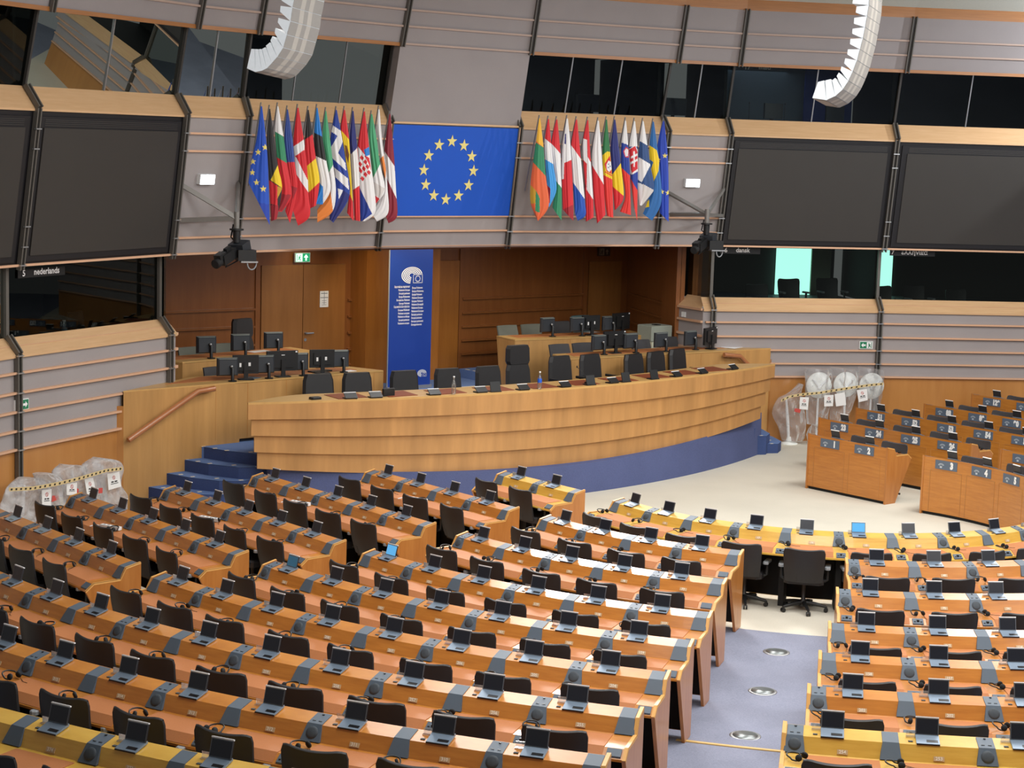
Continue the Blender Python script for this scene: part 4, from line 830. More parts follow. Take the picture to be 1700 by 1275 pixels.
# lower front skirts carrying the stair handrails
for sg, lab in ((-1, 'left'), (1, 'right')):
    r = thing('stair_side_panel', 'oak side panel behind the blue steps, %s of the podium' % lab, 'panel', (sg * 6.2, 7.3, 0)); g = G()
    g.prism([V(sg * 7.0, 7.16, 0), V(sg * 4.9, 7.33, 0), V(sg * 4.9, 7.33, 1.86), V(sg * 7.0, 7.16, 1.86)], V(0, .05, 0)); obj('panel_board', g, M['oak'], r)
    g = G(); g.prism([V(sg * 7.0, 7.16, 0), V(sg * 7.25, 7.28, 0), V(sg * 7.25, 7.28, 1.65), V(sg * 7.0, 7.16, 1.65)], V(0, .05, 0)); obj('panel_return', g, M['dado'], r)
    P = [V(sg * 6.97, 7.06, 1.14), V(sg * 5.74, 7.16, 1.80), V(sg * 5.43, 7.19, 1.82)] if sg < 0 else [V(6.9, 7.07, 1.14), V(6.12, 7.13, 1.77), V(5.72, 7.17, 1.81)]
    h = thing('handrail', 'brown wooden handrail above the blue steps, %s of the podium' % lab, 'handrail', P[1], 'stair handrails'); g = G(); g.tube(P, .045, 8); obj('rail', g, M['rail'], h)
    for q in (.25, .75):
        g = G(); c = P[0].lerp(P[1], q); g.tube([c, c + V(0, .06, -.05), c + V(0, .13, -.05)], .012, 6); obj('bracket', g, M['rail'], h)
    g = G(); c = P[2].lerp(P[1], .6); g.tube([c, c + V(0, .05, -.05), c + V(0, .14, -.05)], .012, 6); obj('bracket', g, M['rail'], h)
# ---- monitors
def mon_proto(k):
    r = thing('monitor', 'x', 'monitor', (0, 0, 0)); g = G()
    if k == 'crt':                                            # small touch monitor seen from the back on an arm
        rings = [[(-.17, .02, .08), (.17, .02, .08), (.17, .02, .36), (-.17, .02, .36)], [(-.17, -.02, .08), (.17, -.02, .08), (.17, -.02, .36), (-.17, -.02, .36)], [(-.14, -.06, .10), (.14, -.06, .10), (.14, -.05, .335), (-.14, -.05, .335)]]
        g.loft([q[::-1] for q in rings]); obj('monitor_case', g, M['monback'], r, False)
        g = G(); g.loft([[(-.17, .022, .361), (.17, .022, .361), (.14, -.05, .345), (-.14, -.05, .345)], [(-.17, .022, .366), (.17, .022, .366), (.14, -.05, .35), (-.14, -.05, .35)]]); obj('case_top', g, M['montop'], r, False)
        g = G(); g.tube([(.06, -.1, .0), (.06, -.1, .20), (.04, -.06, .24)], [.028, .026, .022], 8); g.lathe([(.07, 0), (.07, .012)], (.06, -.1, 0), 12); st = obj('monitor_stand', g, M['black'], r, False)
        g = G(); g.ball((.05, -.085, .235), .026, .022, .02); obj('stand_joint', g, M['steel2'], st, False)
    else:
        w, h = (.27, .33) if k == 'big' else (.21, .30)
        g.obox((0, 0, .09 + h / 2), (w, 0, 0), (0, .022, 0), (0, 0, h / 2)); g.obox((0, -.03, .09 + h / 2), (w * .7, 0, 0), (0, .015, 0), (0, 0, h * .33)); obj('monitor_case', g, M['black'], r, False)
        g = G(); g.obox((0, -.055, .14), (.035, 0, 0), (0, .012, 0), (0, 0, .14)); g.rbox(-.13, .13, -.12, .06, 0, .015, .03); obj('monitor_stand', g, M['black'], r, False)
        g = G()
        if k == 'big': g.obox((w - .03, -.024, .09 + h - .02), (.016, 0, 0), (0, .001, 0), (0, 0, .011)); g.obox((.0, -.047, .09 + h * .8), (.03, 0, 0), (0, .001, 0), (0, 0, .005))
        else: g.obox((.03, -.047, .09 + h * .52), (.045, 0, 0), (0, .001, 0), (0, 0, .028)); g.obox((-.09, -.047, .09 + h * .48), (.016, 0, 0), (0, .001, 0), (0, 0, .032))
        obj('white_sticker', g, M['paper'], r, False)
        g = G(); g.obox((0, .0225, .09 + h / 2), (w - .01, 0, 0), (0, .001, 0), (0, 0, h / 2 - .01)); obj('display', g, M['disp'], r, False)
    return r
M['monback'] = plain('dark_slate_case', '2c3036', .5); M['montop'] = plain('case_top_grey', '7d8480', .5)
MN = {k: mon_proto(k) for k in ('crt', 'big', 'flat')}
mons = [(386, 634, 1.88, 'crt', .25, 'first monitor from the left on the front left staff desk'), (418, 632, 1.88, 'flat', .35, 'flat monitor with two white stickers beside the leftmost monitor'), (446, 629, 1.88, 'crt', .25, 'small monitor third from the left, front left staff desk'), (478, 627, 1.88, 'big', .15, 'wide monitor in the middle of the front left staff desk'), (505, 625, 1.88, 'crt', .25, 'small monitor right of the wide one, front left staff desk'), (534, 619, 1.88, 'flat', .3, 'flat stickered monitor behind a keyboard, front left staff desk'), (562, 617, 1.88, 'crt', .25, 'rightmost small monitor on the front left staff desk'),
 (342, 594, 2.03, 'crt', .2, 'left monitor of three on the rear left staff desk'), (399, 590, 2.03, 'crt', .2, 'middle monitor of three on the rear left staff desk'), (454, 586, 2.03, 'crt', .2, 'right monitor of three on the rear left staff desk'),
 (908, 558, 2.03, 'crt', .0, 'leftmost small monitor on the rear right staff desk'), (957, 557, 2.03, 'crt', .0, 'second small monitor on the rear right staff desk'), (980, 556, 2.03, 'flat', .1, 'flat stickered monitor on the rear right staff desk'), (1010, 555, 2.03, 'crt', .0, 'third small monitor on the rear right staff desk'), (1030, 554, 2.03, 'big', -.2, 'wide dark monitor at the far end of the rear right staff desk'),
 (993, 588, 1.88, 'crt', .0, 'leftmost small monitor on the front right staff desk'), (1019, 586, 1.88, 'big', .0, 'wide monitor on the front right staff desk between two small ones'), (1046, 585, 1.88, 'crt', .0, 'small monitor right of the wide one, front right staff desk'), (1096, 583, 1.88, 'crt', -.05, 'small monitor alone in the middle of front right staff desk'), (1145, 580, 1.88, 'crt', -.1, 'small monitor beside the end monitor, front right staff desk'), (1178, 579, 1.88, 'big', -.35, 'wide tilted monitor at the right end of front right desk')]
for x, y, z, k, a, lab in mons:
    p = at(x, y, z + .004); lo = {1.88: 7.62, 2.03: 9.3}[z]
    if p.x > 5: lo = 7.5
    p.y = max(p.y, (7.2 + (p.x + 7) * .076 + .16) if (z == 1.88 and p.x < 0) else (7.62 - (p.x - 2) * .062 + .06 if z == 1.88 else (8.87 + (p.x + 5.1) * .15 + .16 if p.x < 0 else 9.34 - (p.x - 2.25) * .114 + .16)))
    place(MN, k, p, -a + (.0), lab, 'monitors on the staff desks')
# chairs behind the staff desks
for x, ytop, Y, z0, k, lab in ((325, 578, 9.75, 1.07, 'grn', 'grey-green chair behind the left monitor of rear left desk'), (378, 572, 9.8, 1.07, 'grn', 'grey-green chair behind the middle monitor of rear left desk'), (368, 611, 8.45, .95, 'gry', 'dark grey chair behind the leftmost monitor of front left desk'), (850, 546, 10.3, 1.24, 'grn', 'grey-green chair behind the left end of rear right desk'), (889, 545, 10.3, 1.24, 'grn', 'grey-green chair behind the first monitor of rear right desk'), (938, 535, 10.35, 1.24, 'gry', 'dark chair between monitors behind the rear right desk'), (972, 525, 10.9, 1.24, 'teal', 'teal-grey chair behind the stickered monitor of rear right desk'), (937, 574, 8.5, 1.06, 'gry', 'grey chair behind the left end of front right desk'), (975, 573, 8.5, 1.06, 'gry', 'grey chair behind the first monitor of front right desk'), (1072, 569, 8.45, 1.06, 'gry', 'small grey chair left of the lone middle monitor, front right'), (1118, 561, 8.45, 1.06, 'gry', 'large dark chair right of the lone monitor, front right desk')):
    p = atY(x, ytop, Y); place(FC, k, V(p.x, Y - .14, max(z0, p.z - .93)), math.pi + .05, lab, 'chairs behind the staff desks')
p = atY(418, 530, 9.9); place(EX, 'tall', V(p.x, 9.75, max(1.07, p.z - 1.39)), math.pi + .35, 'tall black chair with headrest behind the rear left desk', None)
# loose papers, keyboard, printer on the desks
def sheet(x, y, z, w, d, rot, lab, mat='paper', h=.004, name='paper_sheet', cat='paper'):
    p = at(x, y, z); g = G(); c, s_ = math.cos(rot), math.sin(rot); g.obox(p + Z3 * (h / 2 + .006), V(c, s_) * w / 2, V(-s_, c) * d / 2, Z3 * h / 2); return tag(obj(name, g, M[mat]), lab, cat)
sheet(1216, 577, 1.88, .42, .3, .3, 'white paper lying on the right end of front right desk'); sheet(430, 584, 2.03, .4, .2, .2, 'white paper beside the middle monitor of rear left desk'); sheet(580, 616.5, 1.88, .2, .15, .2, 'white card right of the last monitor, front left desk')
sheet(418, 628, 1.88, .24, .2, .4, 'blue and white papers by the stickered monitor, left desk', 'boothgrey'); sheet(531, 617.5, 1.88, .42, .14, .15, 'black keyboard before the stickered monitor, front left desk', 'black', .02, 'keyboard', 'keyboard'); sheet(983, 552, 2.03, .3, .2, .3, 'white paper before the stickered monitor, rear right desk')
p = at(1088, 570, 1.75); p = atY(1089, 575, 8.75); r = thing('printer', 'grey-green office printer behind the front right desk', 'printer', V(p.x, 8.75, 1.24)); c = V(p.x + .1, 8.9, 0); g = G()
zt = atY(1089, 541, 8.75).z; g.rbox(c.x - .28, c.x + .28, c.y - .22, c.y + .25, zt - .30, zt, .03); obj('printer_body', g, M['printer'], r); g = G(); g.box(c.x - .26, c.x + .26, c.y - .2, c.y + .22, zt - .44, zt - .31); obj('paper_tray', g, M['printerw'], r); g = G(); g.box(c.x - .24, c.x + .24, c.y - .2, c.y + .2, .9, zt - .45); obj('printer_stand', g, M['printerw'], r); g = G(); g.box(c.x - .05, c.x + .08, c.y - .08, c.y + .06, zt, zt + .012); obj('control_panel', g, M['black'], r)
# ---- blue banner with emblem and names
ban = thing('banner', 'tall dark blue banner with white emblem and two text columns', 'banner', (.3, 10.25, 1.08)); BY = 10.25
bl, br = atY(643, 649, BY), atY(713.5, 645, BY); tl, tr = atY(645.5, 400, BY), atY(719.5, 400, BY); zb = 1.085; zt = 3.86
g = G(); g.box(bl.x, br.x, BY, BY + .02, zb, zt); obj('banner_sheet', g, M['banner'], ban); g = G(); g.box(bl.x - .02, br.x + .02, BY - .03, BY + .06, zb - .012, zb + .05); obj('banner_foot', g, M['steel2'], ban); g = G(); g.box(bl.x - .014, bl.x, BY - .002, BY + .02, zb, zt); obj('banner_edge', g, M['arm'], ban)
def ux(x): return V(1, 0, 0)
def emblem(g, c, r, y, gm=0):                                 # hemicycle rings of an ellipse with a little framed flag
    for ri in range(5):
        ro, ri_ = r * (1 - .165 * ri), r * (1 - .165 * ri - .095)
        for k in range(30):
            a, b2 = R(-90 + k * -9.0), R(-90 + (k + 1) * -9.0)
            if ri > 0 and not True: continue
            pts = [(rr * math.cos(q), .66 * rr * math.sin(q)) for q, rr in ((a, ro), (b2, ro), (b2, ri_), (a, ri_))]
            if pts[0][0] > .0 and pts[0][1] < .12 * r: continue
            g.face([V(c.x + px_, y, c.z + pz_) for px_, pz_ in pts])
    x0, x1, z0, z1 = c.x + r * .12, c.x + r * 1.02, c.z - r * .62, c.z + r * .06; w = r * .035
    for a, b2, d2, e in ((x0, x1, z0, z0 + w), (x0, x1, z1 - w, z1), (x0, x0 + w, z0, z1), (x1 - w, x1, z0, z1)): g.face([V(a, y, d2), V(b2, y, d2), V(b2, y, e), V(a, y, e)])
    for k in range(12):
        a = k * math.pi / 6; q = V((x0 + x1) / 2 + r * .22 * math.cos(a), y, (z0 + z1) / 2 + r * .22 * math.sin(a)); s_ = r * .035; g.face([q + V(-s_, 0, -s_), q + V(s_, 0, -s_), q + V(s_, 0, s_), q + V(-s_, 0, s_)])
g = G(); c = atY(684, 457, BY - .004); emblem(g, c, .24, BY - .004); obj('emblem', g, M['white'], ban)
for x, y in ((655.5, 624), (678.5, 622), (700.5, 619.5)): g = G(); c = atY(x, y, BY - .004); emblem(g, c, .105, BY - .004); obj('small_emblem', g, M['white'], ban)
Lc = ['Европейски парламент', 'Parlamento Europeo', 'Evropský parlament', 'Europa-Parlamentet', 'Europäisches Parlament', 'Euroopa Parlament', 'Ευρωπαϊκό Κοινοβούλιο', 'European Parliament', 'Parlement européen', 'Parlaimint na hEorpa', 'Europski parlament', 'Parlamento europeo']
Rc = ['Eiropas Parlaments', 'Europos Parlamentas', 'Európai Parlament', 'Parlament Ewropew', 'Europees Parlement', 'Parlament Europejski', 'Parlamento Europeu', 'Parlamentul European', 'Európsky parlament', 'Evropski parlament', 'Euroopan parlamentti', 'Europaparlamentet']
for i in range(12):
    p = atY(680.5 - i * .12, 475.8 + i * 5.5, BY - .003); q = atY(684 - i * .15, 478 + i * 5.55, BY - .003)
    text('banner_text', Lc[i], .056, M['white'], p, (1, 0, 0), (0, 0, 1), ban, 'RIGHT', .0008, .56); text('banner_text', Rc[i], .056, M['white'], q, (1, 0, 0), (0, 0, 1), ban, 'LEFT', .0008, .56)
# ================================================================== FLAGS, SCREENS, SIGNS, CAMERAS, LOUDSPEAKERS, WRAPPED STANDS
def seg_plane(L0, L1, i, sg, z0, z1):
    a, b, c = pt(L0, i, sg, z0), pt(L0, i + 1, sg, z0), pt(L1, i, sg, z1); n = (b - a).cross(c - a).normalized()
    return a, (n if n.dot(inward(a, b)) > 0 else -n)
def along(P, t):
    D = [0]
    for a, b in zip(P, P[1:]): D.append(D[-1] + math.hypot(b[0] - a[0], b[1] - a[1]))
    s = t * D[-1]
    for k in range(len(P) - 1):
        if s <= D[k + 1] or k == len(P) - 2:
            w = (s - D[k]) / max(1e-6, D[k + 1] - D[k]); return (P[k][0] + (P[k + 1][0] - P[k][0]) * w, P[k][1] + (P[k + 1][1] - P[k][1]) * w)
def inpoly(x, y, P):
    r = False; j = len(P) - 1
    for i in range(len(P)):
        if (P[i][1] > y) != (P[j][1] > y) and x < (P[j][0] - P[i][0]) * (y - P[i][1]) / (P[j][1] - P[i][1]) + P[i][0]: r = not r
        j = i
    return r
def starpoly(cx, cy, r): return [(cx + (r if i % 2 == 0 else .42 * r) * math.sin(i * math.pi / 5), cy - (r if i % 2 == 0 else .42 * r) * math.cos(i * math.pi / 5)) for i in range(10)]
def spline(P):                                                # smooth a polyline of control points
    if len(P) < 3: return P
    out = []
    for k in range(len(P) - 1):
        p0, p1, p2, p3 = P[max(k - 1, 0)], P[k], P[k + 1], P[min(k + 2, len(P) - 1)]
        for j in range(6):
            t = j / 6; out.append(tuple(.5 * (2 * b + (c - a) * t + (2 * a - 5 * b + 4 * c - d) * t * t + (3 * b - a - 3 * c + d) * t ** 3) for a, b, c, d in zip(p0, p1, p2, p3)))
    return out + [P[-1]]
def drape(L, Rr, conv, P0, n, ns, nt, bulge, fold, seed, back=.5, pinch=True):
    """a closed cloth body: outline read off the photograph, set on its own plane, with folds in front and a back of its own"""
    rg = random.Random(seed); f1, f2, ph1, ph2 = rg.uniform(1.2, 2.1), rg.uniform(3, 4.2), rg.uniform(0, 6), rg.uniform(0, 6)
    L = spline(L); Rr = spline(Rr); fr, bk, px = [], [], []
    for a in range(nt + 1):
        t = a / nt; l, r = along(L, t), along(Rr, t); rf, rb, rp = [], [], []
        for j in range(ns + 1):
            s = j / ns; x, y = l[0] + (r[0] - l[0]) * s, l[1] + (r[1] - l[1]) * s; q = atP(*conv(x, y), P0, n); w = math.sin(math.pi * s); amp = min(1, t * 2.5) if pinch else 1
            d = bulge * w ** .6 * amp + fold * amp * w ** .5 * (math.sin(f1 * 2 * math.pi * s + ph1 + t * 1.5) + .45 * math.sin(f2 * 2 * math.pi * s + ph2 - t * 2))
            rf.append(q + n * d); rb.append(q - n * (back * bulge * w ** .6 * amp + .002) + n * (.6 * fold * amp * w * math.sin(f1 * 6.28 * s + ph1 + 1))); rp.append((x, y))
        fr.append(rf); bk.append(rb); px.append(rp)
    return fr, bk, px
C_ = dict(k='232225', w='eeeef0', r='d8232f', b='1f3f9f', eb='1650c4', eg='1a41b4', g='2f8b62', y='f2cf1d', o='ee8a3c', dk='8c1f33', gg='4aa778', lb='3fa0ea', be='1c7fd6', nv='232c78', lo='e8683a', ly='f6bd3a', gr='d8d4d2', cr='e4342f', ye='f0dc6a', pg='2b7a48', nl='1c54b8', fb='2c4f86', sb='2a6cb0', cz='2c4a9a', br='7a4a22', oy='c99a2a', dr='a31c2c')  # darker red, blue, yellow and grey patches paint in shade on hanging folds
def flag(label, conv, L, Rr, base, pats, tipY, seed, poleend):
    tip = atY(*conv(*L[0]), tipY); n = V(CC.x - tip.x, CC.y - tip.y).normalized(); P0 = tip
    fr, bk, px = drape(L, Rr, conv, P0, n, NS, NT, .04, .007, seed, .55)
    root = thing('flag', label, 'flag', tip, 'flags on slanted poles'); g = G(); g.grid(fr); nf = len(g.f); g.grid([r[::-1] for r in bk]); nb = len(g.f)
    g.grid([[r[0] for r in fr], [r[0] for r in bk]]); g.grid([[r[-1] for r in bk], [r[-1] for r in fr]]); g.grid([fr[-1], bk[-1]])
    o = obj('flag_cloth', g, M['clothflag'], root); me = o.data; ca = me.color_attributes.new('Pattern', 'FLOAT_COLOR', 'CORNER')
    ns, nt = NS, NT; cols = []
    for fi in range(len(me.polygons)):
        if fi < nb:
            k = fi if fi < nf else fi - nf; a, j = divmod(k, ns); j = j if fi < nf else ns - 1 - j
            x = (px[a][j][0] + px[a + 1][j + 1][0]) / 2; y = (px[a][j][1] + px[a + 1][j + 1][1]) / 2; c = base
            for cc, poly in pats:
                if inpoly(x, y, poly): c = cc
        else: c = base
        cols.append(lin(C_[c]))
    buf = []
    for p in me.polygons: buf += list(cols[p.index]) * p.loop_total
    ca.data.foreach_set('color', buf)
    g = G(); e = atY(*conv(*poleend), tipY + .33); t2 = tip + Z3 * .06 + (tip - e).normalized() * .0; g.tube([e - n * .03, t2 - n * .01], .013, 6, 0); obj('pole', g, M['pole'], root)
NS, NT = 44, 140
cvL = lambda x, y: (400 + x / 5.796, 160 + y / 5.796)
cvR = lambda x, y: (860 + x / 5.796, 170 + y / 5.796)
BIG = 3000
FL = [
 ('blue flag with yellow stars at the left end of the left row', [(192, 95), (150, 400), (100, 620), (72, 830)], [(204, 95), (245, 450), (262, 720), (277, 1237)], 'eb', [('eg', [(85, 1000), (270, 1040), (270, 1260), (180, 1240)])] + [('ye', starpoly(*s, 33)) for s in ((165, 537), (233, 490), (115, 627), (110, 733), (150, 828), (215, 890))]),
 ('black, yellow and red Belgian flag', [(272, 120), (248, 400), (262, 700), (280, 1000), (290, 1200)], [(282, 120), (330, 480), (360, 690), (396, 890), (345, 1180)], 'k', [('y', [(358, 655), (410, 890), (285, 805)]), ('r', [(270, 805), (352, 860), (352, 1050), (270, 1030)]), ('oy', [(352, 862), (400, 885), (350, 985)]), ('dr', [(270, 1040), (360, 1050), (360, 1210), (270, 1210)])]),
 ('white, green and red Bulgarian flag', [(350, 95), (328, 330), (345, 600), (380, 900), (330, 1100)], [(360, 95), (410, 385), (442, 640), (486, 945), (395, 1110)], 'r', [('w', [(330, 60), (380, 60), (414, 388), (318, 332)]), ('g', [(318, 332), (414, 388), (450, 647), (335, 580)]), ('dr', [(388, 940), (486, 946), (400, 1100), (330, 1100)])]),
 ('blue and red Czech flag between the Bulgarian and Danish flags', [(443, 125), (416, 400), (440, 640), (470, 900), (425, 1100)], [(453, 125), (495, 400), (518, 640), (542, 890), (472, 1220)], 'r', [('cz', [(380, 60), (540, 60), (540, 632), (380, 632)]), ('dr', [(480, 860), (545, 880), (500, 990)])]),
 ('red Danish flag with white cross', [(543, 110), (503, 420), (515, 600), (520, 880), (475, 1020)], [(555, 110), (605, 420), (638, 700), (650, 930), (662, 1150), (550, 1245)], 'r', [('w', [(495, 490), (612, 410), (612, 512), (515, 580)]), ('w', [(510, 575), (532, 585), (660, 840), (660, 940), (522, 735)])]),
 ('black, red and yellow German flag', [(643, 130), (615, 400), (622, 700), (648, 925), (662, 1080)], [(653, 130), (690, 370), (722, 600), (757, 815), (722, 1050)], 'r', [('k', [(590, 80), (700, 80), (694, 363), (600, 425)]), ('y', [(600, 700), (726, 592), (765, 815), (640, 935)])]),
 ('blue, black and white Estonian flag', [(728, 110), (703, 360), (715, 600), (750, 840), (690, 1030)], [(738, 110), (785, 400), (825, 640), (864, 890), (785, 1040)], 'w', [('be', [(680, 60), (780, 60), (785, 388), (690, 342)]), ('k', [(690, 342), (785, 388), (825, 622), (700, 565)]), ('be', [(680, 900), (757, 832), (790, 870), (790, 1060), (680, 1040)])]),
 ('green, white and orange Irish flag', [(813, 140), (783, 400), (815, 620), (850, 880), (735, 1090)], [(822, 140), (860, 430), (886, 650), (914, 910), (880, 1110), (735, 1215)], 'w', [('gg', [(770, 80), (840, 80), (892, 648), (838, 745), (800, 740)]), ('o', [(858, 880), (885, 1100), (890, 1125), (735, 1225), (720, 1090)])]),
 ('blue and white striped Greek flag with cross', [(913, 130), (863, 400), (880, 640), (905, 790), (850, 1180)], [(923, 130), (960, 330), (1005, 600), (1045, 950), (890, 1215)], 'b', [('w', [(885, 280), (960, 330), (985, 425), (935, 545), (1005, 640), (1012, 715), (880, 595), (860, 500), (930, 380), (870, 340)]), ('w', [(880, 670), (1030, 790), (1040, 900), (895, 765)]), ('w', [(930, 880), (990, 910), (970, 1065), (950, 1060)]), ('nv', [(985, 900), (1050, 950), (900, 1215), (850, 1180)])]),
 ('red and yellow Spanish flag with dark emblem', [(992, 130), (958, 320), (985, 480), (1010, 640), (1040, 880), (1020, 1120)], [(1002, 130), (1040, 400), (1052, 620), (1078, 1020), (1086, 1200)], 'r', [('y', [(940, 300), (1050, 425), (1060, 640), (1085, 1030), (1038, 920), (1000, 640)]), ('br', [(998, 465), (1020, 480), (1042, 560), (1032, 640), (1008, 570)])]),
 ('blue, white and red French flag', [(1073, 140), (1043, 400), (1055, 560), (1076, 880), (1092, 1190)], [(1084, 140), (1110, 400), (1130, 600), (1142, 860), (1147, 1200)], 'r', [('nv', [(1030, 80), (1120, 80), (1118, 497), (1050, 565)]), ('w', [(1050, 565), (1118, 497), (1150, 852), (1070, 905)])]),
 ('Croatian flag with red and white checkers', [(1183, 145), (1130, 420), (1125, 560), (1137, 880), (1150, 1200)], [(1194, 145), (1225, 420), (1250, 650), (1282, 880), (1294, 1110), (1200, 1200)], 'w', [('r', [(1110, 80), (1240, 80), (1240, 500), (1190, 560), (1120, 475)]), ('b', [(1130, 850), (1262, 1130), (1150, 1210)]), ('be', [(1183, 515), (1232, 485), (1245, 560), (1200, 580)]), ('r', [(1185, 565), (1235, 590), (1255, 720), (1225, 640)])] + [('r', [(cx, cy), (cx + 22, cy + 26), (cx + 8, cy + 54), (cx - 18, cy + 26)]) for cx, cy in ((1160, 565), (1195, 605), (1145, 625), (1180, 668), (1150, 690), (1228, 705), (1195, 725), (1165, 765), (1215, 650), (1132, 668))]),
 ('green and white Italian flag, second from the panel but one', [(1253, 170), (1225, 400), (1252, 640), (1270, 830), (1288, 1040)], [(1264, 170), (1310, 430), (1337, 640), (1387, 890), (1330, 1000)], 'w', [('gg', [(1200, 80), (1300, 80), (1340, 650), (1268, 790)]), ('gr', [(1272, 820), (1385, 885), (1340, 980), (1285, 950)]), ('r', [(1285, 950), (1335, 985), (1292, 1045)])]),
 ('white Cypriot flag with orange shape', [(1323, 125), (1310, 300), (1340, 600), (1380, 800), (1340, 980), (1262, 1130)], [(1334, 125), (1360, 430), (1390, 640), (1410, 880), (1417, 1120), (1310, 1205)], 'w', [('o', [(1338, 600), (1372, 570), (1396, 700), (1390, 795), (1362, 720)])]),
 ('dark red and white Latvian flag beside the blue panel', [(1428, 170), (1395, 400), (1382, 540), (1400, 800), (1390, 1140)], [(1439, 170), (1475, 600), (1492, 900), (1503, 1150), (1420, 1222)], 'dk', [('w', [(1370, 510), (1478, 672), (1505, 1000), (1395, 770)])]),
]
